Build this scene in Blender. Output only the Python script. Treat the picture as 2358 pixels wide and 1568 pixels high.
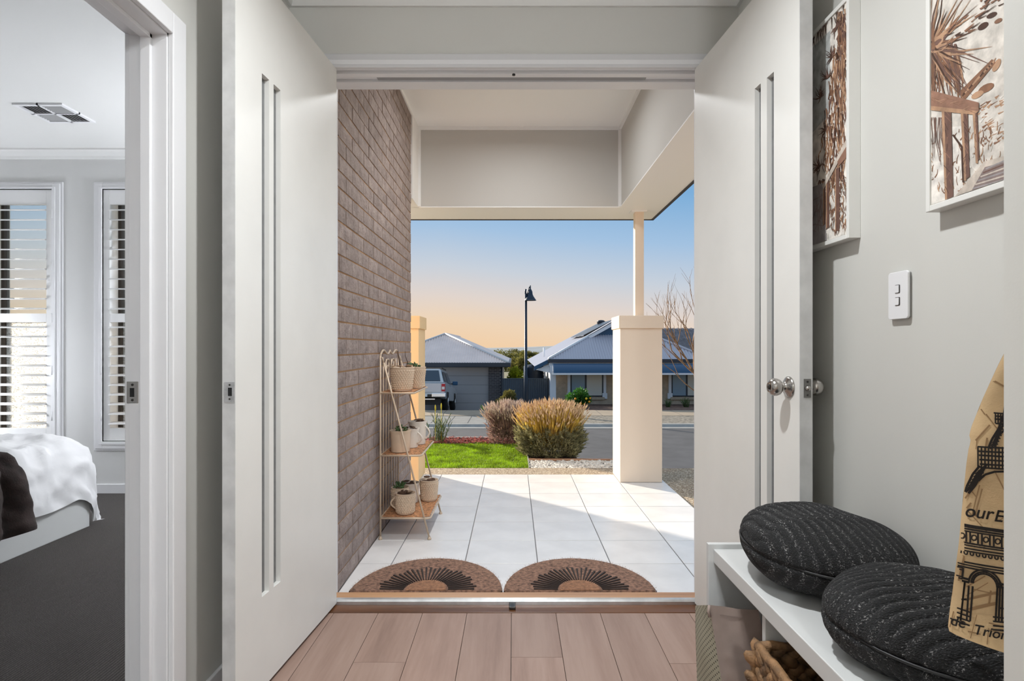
import bpy, bmesh, math, random
from mathutils import Vector, Matrix
R = math.radians
rng = random.Random(7)
C = bpy.context.scene.collection
for o in list(bpy.data.objects): bpy.data.objects.remove(o, do_unlink=True)

# ------------------------------------------------------------------ camera
# X = right, Y = depth away from the camera, Z = up, metres; hall floor is z = 0
F, CX, HY, CAMZ = 1375.0, 1183.0, 800.0, 1.125      # focal length (px), vanishing point, eye height
cam_d = bpy.data.cameras.new('camera'); cam = bpy.data.objects.new('camera', cam_d); C.objects.link(cam)
cam.location = (0, 0, CAMZ); cam.rotation_euler = (R(90), 0, 0)
cam_d.sensor_fit = 'HORIZONTAL'; cam_d.sensor_width = 36.0; cam_d.lens = F/2358*36.0
cam_d.shift_x = -(CX-1179)/2358; cam_d.shift_y = (HY-784)/2358
cam_d.clip_start = 0.02; cam_d.clip_end = 6000
bpy.context.scene.camera = cam

# ------------------------------------------------------------------ sky, sun, exposure
def lin(c):
    return tuple(((v/255.0)/12.92 if v/255.0 <= 0.04045 else (((v/255.0)+0.055)/1.055)**2.4) for v in c[:3])
def lin4(c): return lin(c)+(1.0,)
vs = bpy.context.scene.view_settings
vs.view_transform = 'Standard'; vs.look = 'None'; vs.gamma = 1.0; vs.use_curve_mapping = False
vs.exposure = 0.0
w = bpy.data.worlds.new('dusk_sky'); bpy.context.scene.world = w; w.use_nodes = True
nt = w.node_tree; nt.nodes.clear()
tc = nt.nodes.new('ShaderNodeTexCoord'); sx = nt.nodes.new('ShaderNodeSeparateXYZ')
nt.links.new(tc.outputs['Generated'], sx.inputs[0])
mx = nt.nodes.new('ShaderNodeMath'); mx.operation = 'MULTIPLY_ADD'; mx.inputs[1].default_value = 0.10
cl = nt.nodes.new('ShaderNodeMath'); cl.operation = 'MAXIMUM'; cl.inputs[1].default_value = -0.12
nt.links.new(sx.outputs['X'], cl.inputs[0]); nt.links.new(cl.outputs[0], mx.inputs[0]); nt.links.new(sx.outputs['Z'], mx.inputs[2])
rp = nt.nodes.new('ShaderNodeValToRGB'); nt.links.new(mx.outputs[0], rp.inputs[0])
stops = [(0.0, (236, 203, 166)), (0.035, (233, 208, 180)), (0.075, (220, 208, 200)), (0.125, (196, 204, 214)),
         (0.19, (160, 190, 220)), (0.27, (122, 170, 212)), (0.5, (160, 186, 212)), (1.0, (190, 202, 216))]
el = rp.color_ramp.elements
while len(el) < len(stops): el.new(0.5)
for e, (p, c) in zip(el, stops): e.position = p; e.color = lin4(c)
bg = nt.nodes.new('ShaderNodeBackground'); bg.inputs[1].default_value = 1.05
nt.links.new(rp.outputs[0], bg.inputs[0])
wo = nt.nodes.new('ShaderNodeOutputWorld'); nt.links.new(bg.outputs[0], wo.inputs[0])

sun_d = bpy.data.lights.new('sun', 'SUN'); sun = bpy.data.objects.new('sun', sun_d); C.objects.link(sun)
sun_d.energy = 8.5; sun_d.color = (1.0, 0.88, 0.72); sun_d.angle = R(2.0)
sun_dir = Vector((1.0, -1.0, -math.tan(R(17))*math.sqrt(2)))       # low sun beyond the street, to the left
sun.rotation_euler = sun_dir.to_track_quat('-Z', 'Y').to_euler(); sun.location = (-20, 30, 12)

# ------------------------------------------------------------------ helpers
def P(x, y, Y):
    """photo pixel at a known depth -> point"""
    return Vector(((x-CX)*Y/F, Y, CAMZ-(y-HY)*Y/F))
def PX(x, y, X):
    """photo pixel on a plane of known X"""
    Y = X*F/(x-CX); return P(x, y, Y)
def setp(o, label=None, cat=None, group=None, kind=None):
    if label: o['label'] = label
    if cat: o['category'] = cat
    if group: o['group'] = group
    if kind: o['kind'] = kind
    return o
def thing(name, label=None, cat=None, loc=(0, 0, 0), rotz=0.0, group=None, kind=None):
    o = bpy.data.objects.new(name, None); C.objects.link(o)
    o.empty_display_size = 0.05
    o.location = loc; o.rotation_euler = (0, 0, rotz)
    return setp(o, label, cat, group, kind)
def link(name, me, parent=None, loc=None):
    o = bpy.data.objects.new(name, me); C.objects.link(o)
    if parent is not None: o.parent = parent
    if loc is not None: o.location = loc
    return o
def wloc(o):
    p = Vector(o.location)
    while o.parent is not None:
        o = o.parent; p += Vector(o.location)
    return p

class MB:
    def __init__(s): s.v = []; s.f = []; s.m = []; s.sm = []
    def add(s, vs, fs, mi=0, smooth=False):
        b = len(s.v); s.v += [tuple(p) for p in vs]
        for f in fs: s.f.append([b+i for i in f]); s.m.append(mi); s.sm.append(smooth)
        return s
    def box(s, x0, x1, y0, y1, z0, z1, mi=0):
        return s.add([(x0,y0,z0),(x1,y0,z0),(x1,y1,z0),(x0,y1,z0),(x0,y0,z1),(x1,y0,z1),(x1,y1,z1),(x0,y1,z1)],
                     [(3,2,1,0),(4,5,6,7),(0,1,5,4),(1,2,6,5),(2,3,7,6),(3,0,4,7)], mi)
    def hexa(s, p, mi=0):
        return s.add(p, [(3,2,1,0),(4,5,6,7),(0,1,5,4),(1,2,6,5),(2,3,7,6),(3,0,4,7)], mi)
    def prism(s, pts, off, mi=0, smooth=False):
        """closed polygon (3-D points) pushed along off"""
        n = len(pts); off = Vector(off); a = [Vector(p) for p in pts]
        vs = a + [p+off for p in a]
        fs = [tuple(range(n-1, -1, -1)), tuple(range(n, 2*n))]
        s.add(vs, fs, mi, False)
        b = len(s.v)-2*n
        for i in range(n):
            j = (i+1) % n
            s.f.append([b+i, b+j, b+n+j, b+n+i]); s.m.append(mi); s.sm.append(smooth)
        return s
    def tube(s, pts, r, n=8, mi=0, caps=True):
        pts = [Vector(p) for p in pts]; k = len(pts)
        rs = r if isinstance(r, (list, tuple)) else [r]*k
        up = None; vs = []
        for i, p in enumerate(pts):
            d = (pts[min(i+1, k-1)]-pts[max(i-1, 0)])
            if d.length < 1e-9: d = Vector((0, 0, 1))
            d.normalize()
            if up is None:
                up = Vector((0, 0, 1)) if abs(d.z) < 0.9 else Vector((1, 0, 0))
            a = d.cross(up)
            if a.length < 1e-6: a = d.orthogonal()
            a.normalize(); b = d.cross(a).normalized(); up = a.cross(d)
            if up.length < 1e-6: up = b
            for j in range(n):
                t = 2*math.pi*j/n
                vs.append(p + a*math.cos(t)*rs[i] + b*math.sin(t)*rs[i])
        fs = [(i*n+j, i*n+(j+1) % n, (i+1)*n+(j+1) % n, (i+1)*n+j) for i in range(k-1) for j in range(n)]
        if caps: fs += [tuple(range(n-1, -1, -1)), tuple(range((k-1)*n, k*n))]
        return s.add(vs, fs, mi, True)
    def lathe(s, prof, c=(0, 0, 0), n=24, axis='Z', mi=0, arc=None, smooth=True):
        c = Vector(c); vs = []; k = len(prof)
        for (r, h) in prof:
            for j in range(n):
                t = 2*math.pi*j/n
                a, b = r*math.cos(t), r*math.sin(t)
                vs.append(c + (Vector((a, b, h)) if axis == 'Z' else Vector((h, a, b)) if axis == 'X' else Vector((a, h, b))))
        fs = []
        for i in range(k-1):
            for j in range(n):
                q = (i*n+j, i*n+(j+1) % n, (i+1)*n+(j+1) % n, (i+1)*n+j)
                fs.append(q if axis != 'Y' else q[::-1])
        return s.add(vs, fs, mi, smooth)
    def ell(s, c, rad, nu=8, nv=5, mi=0, rot=None):
        c = Vector(c); vs = []; 
        for i in range(nv+1):
            ph = math.pi*i/nv
            for j in range(nu):
                t = 2*math.pi*j/nu
                p = Vector((rad[0]*math.sin(ph)*math.cos(t), rad[1]*math.sin(ph)*math.sin(t), rad[2]*math.cos(ph)))
                if rot is not None: p = rot @ p
                vs.append(c+p)
        fs = [((i+1)*nu+j, (i+1)*nu+(j+1) % nu, i*nu+(j+1) % nu, i*nu+j) for i in range(nv) for j in range(nu)]
        return s.add(vs, fs, mi, True)
    def grid(s, nu, nv, fn, mi=0, smooth=True):
        vs = [fn(i/nu, j/nv) for j in range(nv+1) for i in range(nu+1)]
        fs = [(j*(nu+1)+i, j*(nu+1)+i+1, (j+1)*(nu+1)+i+1, (j+1)*(nu+1)+i) for j in range(nv) for i in range(nu)]
        return s.add(vs, fs, mi, smooth)
    def mesh(s, name, mats, off=(0, 0, 0)):
        me = bpy.data.meshes.new(name); ox, oy, oz = off
        me.from_pydata([(x-ox, y-oy, z-oz) for x, y, z in s.v], [], s.f)
        if not isinstance(mats, (list, tuple)): mats = [mats]
        for m in mats: me.materials.append(m)
        me.polygons.foreach_set('material_index', s.m); me.polygons.foreach_set('use_smooth', s.sm)
        me.update(); return me
    def build(s, name, mats, parent=None, local=False, loc=None, bevel=0.0, label=None, cat=None, group=None, kind=None):
        """world-space verts; a part is stored relative to its thing's location"""
        if loc is None and parent is None and not local:
            xs = [p[0] for p in s.v]; ys = [p[1] for p in s.v]; zs = [p[2] for p in s.v]
            loc = ((min(xs)+max(xs))/2, (min(ys)+max(ys))/2, min(zs))
        off = (0, 0, 0) if local else (tuple(wloc(parent)) if parent is not None else tuple(loc))
        o = link(name, s.mesh(name, mats, off), parent, None if (parent is not None or local) else loc)
        if bevel:
            b = o.modifiers.new('bevel', 'BEVEL'); b.width = bevel; b.segments = 2; b.limit_method = 'ANGLE'; b.angle_limit = R(40)
        return setp(o, label, cat, group, kind)

# ------------------------------------------------------------------ materials
def newmat(name):
    m = bpy.data.materials.new(name); m.use_nodes = True
    return m, m.node_tree, m.node_tree.nodes['Principled BSDF']
def N(t, kind, **kw):
    n = t.nodes.new(kind)
    for k, v in kw.items(): setattr(n, k, v)
    return n
def mapped(t, scale=(1, 1, 1), out='Object'):
    tcn = N(t, 'ShaderNodeTexCoord'); mp = N(t, 'ShaderNodeMapping'); mp.inputs['Scale'].default_value = scale
    t.links.new(tcn.outputs[out], mp.inputs[0]); return mp.outputs[0]
def noise(t, vec, scale, detail=4.0, rough=0.55):
    n = N(t, 'ShaderNodeTexNoise'); n.inputs['Scale'].default_value = scale
    n.inputs['Detail'].default_value = detail; n.inputs['Roughness'].default_value = rough
    t.links.new(vec, n.inputs['Vector']); return n.outputs[0]
def ramp(t, fac, stops):
    r = N(t, 'ShaderNodeValToRGB'); e = r.color_ramp.elements
    while len(e) < len(stops): e.new(0.5)
    for q, (p, c) in zip(e, stops): q.position = p; q.color = lin4(c)
    t.links.new(fac, r.inputs[0]); return r.outputs[0]
def bump(t, b, h, strength, dist=0.01):
    n = N(t, 'ShaderNodeBump'); n.inputs['Strength'].default_value = strength; n.inputs['Distance'].default_value = dist
    t.links.new(h, n.inputs['Height']); t.links.new(n.outputs[0], b.inputs['Normal'])
def objrand(t, col, amount):
    oi = N(t, 'ShaderNodeObjectInfo'); mr = N(t, 'ShaderNodeMapRange')
    mr.inputs['To Min'].default_value = 1-amount; mr.inputs['To Max'].default_value = 1+amount
    t.links.new(oi.outputs['Random'], mr.inputs['Value'])
    h = N(t, 'ShaderNodeHueSaturation'); t.links.new(mr.outputs[0], h.inputs['Value']); t.links.new(col, h.inputs['Color'])
    return h.outputs[0]
def M(name, c, rough=0.5, metal=0.0, var=0.0, vs=6.0, bmp=0.0, bs=80.0, orand=0.0, scale=(1, 1, 1), spec=0.5, trans=0.0):
    m, t, b = newmat(name)
    b.inputs['Roughness'].default_value = rough; b.inputs['Metallic'].default_value = metal
    b.inputs['Specular IOR Level'].default_value = spec
    vec = mapped(t, scale) if (var or bmp) else None
    if var:
        lo = tuple(max(0, v*(1-var)) for v in c); hi = tuple(min(255, v*(1+var)) for v in c)
        col = ramp(t, noise(t, vec, vs), [(0.3, lo), (0.7, hi)])
    else:
        rg = N(t, 'ShaderNodeRGB'); rg.outputs[0].default_value = lin4(c); col = rg.outputs[0]
    if orand: col = objrand(t, col, orand)
    t.links.new(col, b.inputs['Base Color'])
    if bmp: bump(t, b, noise(t, vec, bs), bmp, 0.004)
    if trans:
        tr = N(t, 'ShaderNodeBsdfTranslucent'); t.links.new(col, tr.inputs[0])
        mxs = N(t, 'ShaderNodeMixShader'); mxs.inputs[0].default_value = trans
        t.links.new(b.outputs[0], mxs.inputs[1]); t.links.new(tr.outputs[0], mxs.inputs[2])
        t.links.new(mxs.outputs[0], t.nodes['Material Output'].inputs[0])
    return m
def M_pane(name, tint, clear=0.85, rough=0.05, pattern=False):
    """thin glass sheet: mostly see-through, a little mirror"""
    m, t, b = newmat(name); out = t.nodes['Material Output']
    tr = N(t, 'ShaderNodeBsdfTransparent'); tr.inputs[0].default_value = lin4(tint)
    b.inputs['Base Color'].default_value = lin4(tint); b.inputs['Roughness'].default_value = rough
    mxs = N(t, 'ShaderNodeMixShader'); mxs.inputs[0].default_value = 1-clear
    src = b.outputs[0]
    if pattern:
        vo = N(t, 'ShaderNodeTexVoronoi'); vo.inputs['Scale'].default_value = 55
        t.links.new(mapped(t, (1, 1, 2.2)), vo.inputs['Vector']); bump(t, b, vo.outputs[0], 1.0, 0.01)
        ts = N(t, 'ShaderNodeBsdfTranslucent'); cr = ramp(t, vo.outputs[0], [(0.15, (150, 150, 148)), (0.5, (252, 252, 252))])
        t.links.new(cr, ts.inputs[0])
        mm = N(t, 'ShaderNodeMixShader'); mm.inputs[0].default_value = 0.8
        t.links.new(b.outputs[0], mm.inputs[1]); t.links.new(ts.outputs[0], mm.inputs[2]); src = mm.outputs[0]
    t.links.new(tr.outputs[0], mxs.inputs[1]); t.links.new(src, mxs.inputs[2]); t.links.new(mxs.outputs[0], out.inputs[0])
    return m
def M_emit(name, c, strength):
    m, t, b = newmat(name)
    b.inputs['Emission Color'].default_value = lin4(c); b.inputs['Emission Strength'].default_value = strength
    b.inputs['Base Color'].default_value = lin4(c); return m

m_wall = M('wall_paint', (206, 205, 200), 0.6, bmp=0.03, bs=300)
m_bedwall = M('bedroom_paint', (214, 214, 213), 0.6, bmp=0.03, bs=300)
m_ceil = M('ceiling_paint', (226, 226, 224), 0.7)
m_trim = M('trim_gloss_white', (230, 230, 232), 0.35)
m_door = M('door_paint', (230, 229, 225), 0.42, var=0.015, vs=3)
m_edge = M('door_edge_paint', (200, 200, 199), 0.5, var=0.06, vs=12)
m_dark = M('dark_rubber', (38, 37, 36), 0.7)
m_alu = M('anodised_aluminium', (214, 216, 218), 0.3, 0.85, var=0.05, vs=20)
m_steel = M('brushed_steel', (176, 172, 168), 0.22, 1.0)
m_steeldark = M('dark_steel', (70, 68, 66), 0.35, 0.9)
m_black = M('black_plastic', (16, 16, 17), 0.5)

def wood_mat(name, lo, mid, hi, axis='Y', sc=1.0, rough=0.5, orand=0.08):
    m, t, b = newmat(name); b.inputs['Roughness'].default_value = rough
    s = {'X': (0.7, 9, 9), 'Y': (9, 0.7, 9), 'Z': (9, 9, 0.7)}[axis]
    tcn = N(t, 'ShaderNodeTexCoord'); oi = N(t, 'ShaderNodeObjectInfo')
    ad = N(t, 'ShaderNodeVectorMath', operation='ADD'); sc1 = N(t, 'ShaderNodeVectorMath', operation='SCALE')
    cmb = N(t, 'ShaderNodeCombineXYZ')
    for k in range(3): t.links.new(oi.outputs['Random'], cmb.inputs[k])
    sc1.inputs['Scale'].default_value = 37.0; t.links.new(cmb.outputs[0], sc1.inputs[0])
    t.links.new(tcn.outputs['Object'], ad.inputs[0]); t.links.new(sc1.outputs[0], ad.inputs[1])
    mp = N(t, 'ShaderNodeMapping'); mp.inputs['Scale'].default_value = tuple(v*sc for v in s); t.links.new(ad.outputs[0], mp.inputs[0])
    n1 = noise(t, mp.outputs[0], 1.0, 3, 0.5)
    n2 = noise(t, mp.outputs[0], 9.0, 4, 0.6)
    mixn = N(t, 'ShaderNodeMath', operation='MULTIPLY_ADD'); mixn.inputs[1].default_value = 0.35
    t.links.new(n2, mixn.inputs[0]); t.links.new(n1, mixn.inputs[2])
    col = ramp(t, mixn.outputs[0], [(0.42, lo), (0.62, mid), (0.85, hi)])
    if orand: col = objrand(t, col, orand)
    t.links.new(col, b.inputs['Base Color']); bump(t, b, n2, 0.08, 0.003)
    return m
m_plank = wood_mat('laminate_oak', (132, 107, 95), (148, 122, 109), (160, 135, 122))
m_sillwood = wood_mat('sill_timber', (140, 96, 62), (176, 130, 92), (196, 152, 114), 'X', rough=0.4, orand=0)
m_stainwood = wood_mat('stained_timber', (66, 38, 20), (92, 56, 30), (112, 70, 40), 'X', rough=0.35, orand=0)
# ================================================================== THE SHELL
XL, XR, XN = -0.976, 0.978, 0.60          # hall side walls; XN is the wall on the near side of the bench recess
YF = 2.60                                  # inner face of the front wall
HC, BC = 2.68, 2.64                        # ceilings: hall, bedroom
PZ, PC, BZ = -0.065, 3.085, 2.37           # porch floor, porch ceiling, underside of the porch beams
YN = 0.731                                 # far end of the near right wall
DW0, DW1, DH = 0.80, 1.70, 2.005           # bedroom doorway
S = 'structure'

# hall floor, plank by plank
fl = MB().box(XL, XR, -3.5, 2.53, -0.06, -0.012).build('floor', m_dark, kind=S, label='taupe oak laminate floor of the entry hall')
pw = 0.188
joints = {0: 2.169, -3: 2.134, 3: 2.125, -2: 1.35, -1: 0.9, 1: 1.1, 2: 1.5, -4: 1.2, 4: 1.0, -5: 1.6, 5: 0.8, -6: 1.0}
for k in range(-6, 6):
    x0, x1 = max(XL, -0.010+k*pw), min(XR, -0.010+(k+1)*pw)
    if x1-x0 < 0.005: continue
    ys = [2.53]; y = joints.get(k, 1.2)
    while y > -3.5: ys.append(y); y -= 1.38
    ys.append(-3.5)
    for a, b in zip(ys[1:], ys[:-1]):
        MB().box(x0+0.0009, x1-0.0009, a+0.0009, b-0.0009, -0.012, 0.0).build('plank', m_plank, fl, bevel=0.0007)

def wall(name, boxes, mat, label, bev=0):
    mb = MB()
    for b in boxes: mb.box(*b)
    return mb.build(name, mat, kind=S, label=label)
XB = -1.0825                                # bedroom face of the left hall wall
wall('wall_left', [(XB, XL, DW1, YF, 0, HC+0.1), (XB, XL, DW0, DW1, DH+0.02, HC+0.1), (XB, XL, -3.5, DW0, 0, HC+0.1)], m_wall, 'pale grey hall wall with the bedroom doorway')
wall('wall_right', [(XR, XR+0.11, YN-0.11, YF, 0, HC+0.1)], m_wall, 'pale grey wall of the bench recess')
wall('wall_right_near', [(XN, XN+0.11, -3.5, YN, 0, HC+0.1), (XN+0.11, XR, YN-0.11, YN, 0, HC+0.1)], m_wall, 'pale grey wall end at the right edge of the picture')
wall('wall_front', [(XB-0.1, -0.855, YF, 2.80, 0, 3.2), (0.875, XR+0.4, YF, 2.80, -0.1, 3.2), (-0.855, 0.875, YF, 2.80, 2.372, 3.2)], m_wall, 'pale grey wall above the double front doors')
wall('ceiling', [(XB-0.02, XR+0.1, -3.5, YF, HC, HC+0.12)], m_ceil, 'white hall ceiling')
wb = wall('wall_back', [(XB, -0.75, -3.62, -3.5, 0, HC+0.1), (0.45, XN+0.1, -3.62, -3.5, 0, HC+0.1), (-0.75, 0.45, -3.62, -3.5, 2.3, HC+0.1)], m_wall, 'far end wall of the hall with an added glazed door')
m_clear = M_pane('clear_glass', (245, 248, 248), 0.9)
d9 = thing('door_4', 'added glazed door behind the camera that lets sky light into the hall', None, (-0.15, -3.56, 0), kind=S)  # added opening, out of view, so daylight enters from behind
MB().box(-0.75, -0.67, -3.58, -3.54, 0, 2.3).box(0.37, 0.45, -3.58, -3.54, 0, 2.3).box(-0.67, 0.37, -3.58, -3.54, 2.2, 2.3).box(-0.67, 0.37, -3.58, -3.54, 0, 0.12).build('door_frame', m_trim, d9)
MB().box(-0.67, 0.37, -3.563, -3.557, 0.12, 2.2).build('pane', m_clear, d9)

# cornices: a small coved profile, mitred runs
def cornice(name, a, b, nrm, zc, d, parent_label):
    a, b, nrm = Vector(a), Vector(b), Vector(nrm)
    prof = [(0, 0), (0, -d), (d*0.18, -d), (d*0.30, -d*0.72), (d*0.72, -d*0.30), (d, -d*0.18), (d, 0)]
    along = (b-a).normalized()
    mb = MB(); n = len(prof)
    v0 = [a+nrm*p+along*p+Vector((0, 0, zc+q)) for p, q in prof]; v1 = [b+nrm*p-along*p+Vector((0, 0, zc+q)) for p, q in prof]
    mb.add(v0+v1, [(i, i+1, n+i+1, n+i) for i in range(n-1)], 0)
    return mb.build(name, m_ceil, kind=S, label=parent_label)
cornice('trim_1', (XL, YF, 0), (XR, YF, 0), (0, -1, 0), HC, 0.075, 'white cornice above the front door wall')
cornice('trim_2', (XL, -3.5, 0), (XL, YF, 0), (1, 0, 0), HC, 0.075, 'white cornice along the left hall wall')
cornice('trim_3', (XR, YN, 0), (XR, YF, 0), (-1, 0, 0), HC, 0.075, 'white cornice along the right recess wall')
cornice('trim_4', (-4.6, 4.6, 0), (-1.12, 4.6, 0), (0, -1, 0), BC, 0.066, 'white cornice above the bedroom windows')

# skirtings
def skirting(name, x0, x1, y0, y1, lab, h=0.07):
    return MB().box(x0, x1, y0, y1, 0, h).build(name, m_trim, kind=S, label=lab, bevel=0.003)
skirting('baseboard_left', XL, XL+0.013, 1.752, YF, 'white skirting behind the left door')
skirting('baseboard_right', XR-0.013, XR, YN, YF, 'white skirting behind the bench')
skirting('baseboard_bedroom', -4.6, -1.12, 4.587, 4.6, 'white skirting under the bedroom windows', 0.075)

# bedroom doorway: jambs, stops, architraves, strike plate
dj = thing('door_3', 'white bedroom door frame with a steel strike plate', None, (XL-0.05, (DW0+DW1)/2, 0), kind=S)
MB().box(XB, XL, 1.68, DW1, 0, DH+0.02).box(XB, XL, DW0, DW0+0.02, 0, DH+0.02).box(XB, XL, DW0, DW1, DH, DH+0.02).build('jamb', m_trim, dj, bevel=0.0015)
MB().box(-1.045, -1.017, 1.668, 1.68, 0, DH).box(-1.045, -1.017, DW0+0.02, DW0+0.032, 0, DH).box(-1.045, -1.017, DW0, DW1-0.02, DH-0.012, DH).build('door_stop', m_trim, dj, bevel=0.0015)
for xa, xb in ((XL, XL+0.016), (XB-0.016, XB)):
    MB().box(xa, xb, 1.685, 1.752, 0, 2.005+0.067).box(xa, xb, DW0-0.05, DW0+0.015, 0, 2.072).box(xa, xb, DW0+0.015, 1.685, 2.010, 2.072).build('architrave', m_trim, dj, bevel=0.003)
sp = MB().box(-1.0885, -1.056, 1.6785, 1.681, 0.968, 1.029).build('strike_plate', m_steel, dj, bevel=0.001)
MB().box(-1.079, -1.067, 1.6778, 1.6785, 0.986, 1.011).build('latch_hole', m_black, sp)
for z in (0.977, 1.020): MB().lathe([(0, -0.0005), (0.0035, -0.0005), (0.0035, 0.0006), (0, 0.0006)], (-1.072, 1.678, z), 10, 'Y').build('screw', m_steeldark, sp)

# front door frame, head with weather seal, threshold
ff = thing('door_frame', 'white double front door frame with grooved head', None, (0.01, 2.70, 0), kind=S)
MB().box(-0.855, -0.83, 2.585, 2.815, -0.06, 2.372).build('jamb', m_trim, ff); MB().box(0.85, 0.875, 2.585, 2.815, -0.06, 2.372).build('jamb', m_trim, ff)
hd = MB().box(-0.83, 0.85, 2.585, 2.650, 2.352, 2.372).box(-0.83, 0.85, 2.650, 2.684, 2.338, 2.372).box(-0.83, 0.85, 2.684, 2.735, 2.352, 2.372).box(-0.83, 0.85, 2.735, 2.815, 2.340, 2.372).build('head', m_trim, ff, bevel=0.002)
MB().box(-0.62, 0.60, 2.690, 2.728, 2.346, 2.352).build('weather_seal', M('grey_seal', (150, 150, 152), 0.6), ff)
MB().box(-0.83, 0.85, 2.684, 2.690, 2.343, 2.352).build('seal_groove', m_dark, ff)
MB().lathe([(0, -0.004), (0.007, -0.004), (0.007, 0.002), (0.004, 0.002), (0.004, -0.002), (0, -0.002)], (0.0, 2.652, 2.337), 12, 'Z').build('bolt_keeper', m_dark, ff)
MB().box(-0.90, 0.92, 2.586, YF, 2.338, 2.398).box(-0.90, -0.83, 2.586, YF, 0, 2.338).box(0.85, 0.92, 2.586, YF, 0, 2.338).build('architrave', M('grey_white_architrave', (210, 210, 212), 0.45), ff, bevel=0.003)
tsd = thing('door_sill', 'timber front door sill with an aluminium strip', None, (0.01, 2.6, 0), kind=S)
MB().box(-0.83, 0.85, 2.53, 2.604, -0.04, 0.003).build('inner_board', m_stainwood, tsd, bevel=0.002)
MB().prism([(-0.83, 2.604, -0.03), (-0.83, 2.604, 0.016), (-0.83, 2.609, 0.024), (-0.83, 2.622, 0.027), (-0.83, 2.622, -0.03)], (1.68, 0, 0)).build('aluminium_strip', m_alu, tsd)
MB().prism([(-0.855, 2.622, -0.06), (-0.855, 2.622, 0.026), (-0.855, 2.70, 0.018), (-0.855, 2.70, -0.06)], (1.73, 0, 0)).build('outer_board', m_sillwood, tsd)
kp = MB().box(-0.020, 0.008, 2.552, 2.606, 0.003, 0.016).build('bolt_socket', m_steeldark, tsd, bevel=0.003)
MB().box(-0.013, 0.001, 2.5535, 2.59, 0.016, 0.0165).build('slot', m_black, kp)

# ------------------------------------------------------------------ the two door leaves
m_glz = M('grey_obscure_glass', (120, 121, 122), 0.25, var=0.06, vs=30)
m_rebate = M('dark_glazing_rebate', (58, 58, 57), 0.6)
def door_leaf(num, hinge, ang, side, slots, label):
    """local x runs from the hinge to the free edge, local y is thickness; side=+1: thickness towards +y"""
    d = thing('door_%d' % num, label, None, (hinge[0], hinge[1], 0), R(ang), kind=S)
    y0, y1 = (0, 0.04) if side > 0 else (-0.04, 0)
    zb, zt, L = 0.012, 2.336, 0.82
    (a0, a1), (b0, b1) = slots; s0, s1 = 0.312, 2.018
    p = MB()
    p.box(0, a0, y0, y1, zb, zt); p.box(a1, b0, y0, y1, s0, s1); p.box(b1, L-0.003, y0, y1, zb, zt)
    p.box(a0, b1, y0, y1, zb, s0); p.box(a0, b1, y0, y1, s1, zt)
    pan = p.build('leaf_panel', m_door, d, local=True)
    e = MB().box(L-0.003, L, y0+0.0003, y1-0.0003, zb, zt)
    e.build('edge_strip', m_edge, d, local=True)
    face = 0.0
    for (u0, u1) in slots:
        ym = (y0+y1)/2
        g = MB().box(u0, u1, ym-0.003, ym+0.003, s0, s1).build('glass_strip', m_glz, d, local=True)
        MB().box(u1-0.006, u1, ym-0.003-0.013, ym-0.003, s0, s1).box(u1-0.006, u1, ym+0.003, ym+0.016, s0, s1).build('glazing_bead', m_rebate, g, local=True)
    return d
left_door = door_leaf(1, (-0.7715, YF), -94.23, -1, [(0.526, 0.577), (0.608, 0.658)], 'left white front door, open against the hall wall, with two narrow glass slots')
right_door = door_leaf(2, (0.7885, YF), -85.4, 1, [(0.541, 0.583), (0.624, 0.669)], 'right white front door with a round steel knob')
# strike plate with lip and flush bolt knobs on the left leaf
s1_ = MB().box(0.82, 0.8212, -0.032, -0.001, 0.962, 1.022).build('strike_plate', M('scuffed_zinc', (182, 182, 182), 0.4, 0.5, var=0.1, vs=60), left_door, local=True)
MB().box(0.8210, 0.8216, -0.021, -0.009, 0.980, 1.005).build('latch_hole', m_black, s1_, local=True)
for z in (0.971, 1.013): MB().lathe([(0, 0), (0.003, 0), (0.003, 0.0012), (0, 0.0012)], (0.8208, -0.016, z), 8, 'X').build('screw', m_steeldark, s1_, local=True)
left_door_lip = MB().grid(4, 10, lambda u, v: (0.8205-0.004*math.sin(u*1.57), -0.034-0.007*u*math.sin(v*math.pi), 0.964+0.056*v)).build('strike_lip', m_steeldark, s1_, local=True)
for z in (1.415, 1.434): MB().lathe([(0, 0.0), (0.006, 0), (0.006, -0.007), (0.004, -0.010), (0, -0.010)], (0.800, -0.040, z), 10, 'Y').build('bolt_head', m_steeldark, left_door, local=True)
# knob set on the right leaf
def knob(sgn, y):
    k = 1 if sgn > 0 else -1
    rose = [(0, 0), (0.033, 0), (0.033, -0.003), (0.027, -0.008), (0.016, -0.013), (0.012, -0.018), (0.012, -0.026)]
    ball = [(0.012, -0.024), (0.017, -0.027), (0.024, -0.033), (0.0272, -0.042), (0.0268, -0.050), (0.0235, -0.058), (0.017, -0.0635), (0.013, -0.065), (0.011, -0.063), (0, -0.063)]
    q = MB().lathe([(r, y+h*k) for r, h in rose], (0.760, 0, 1.003), 32, 'Y').build('knob_rose', m_steel, right_door, local=True)
    b = MB().lathe([(r, y+h*k) for r, h in ball], (0.760, 0, 1.003), 32, 'Y').build('knob', m_steel, right_door, local=True)
    MB().lathe([(0, y-0.0635*k), (0.007, y-0.0635*k), (0.007, y-0.0665*k), (0.005, y-0.067*k), (0, y-0.067*k)], (0.760, 0, 1.003), 16, 'Y').build('key_cylinder', m_steeldark, b, local=True)
knob(1, 0.0); knob(-1, 0.04)
lp = MB().box(0.82, 0.8212, 0.012, 0.034, 0.975, 1.031).build('latch_plate', M('latch_zinc', (120, 119, 117), 0.4, 0.6), right_door, local=True)
MB().lathe([(0.0085, 0), (0.0085, 0.006), (0.006, 0.010), (0, 0.011)], (0.8212, 0.023, 1.003), 14, 'X').build('latch_bolt', m_steel, lp, local=True)
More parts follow.
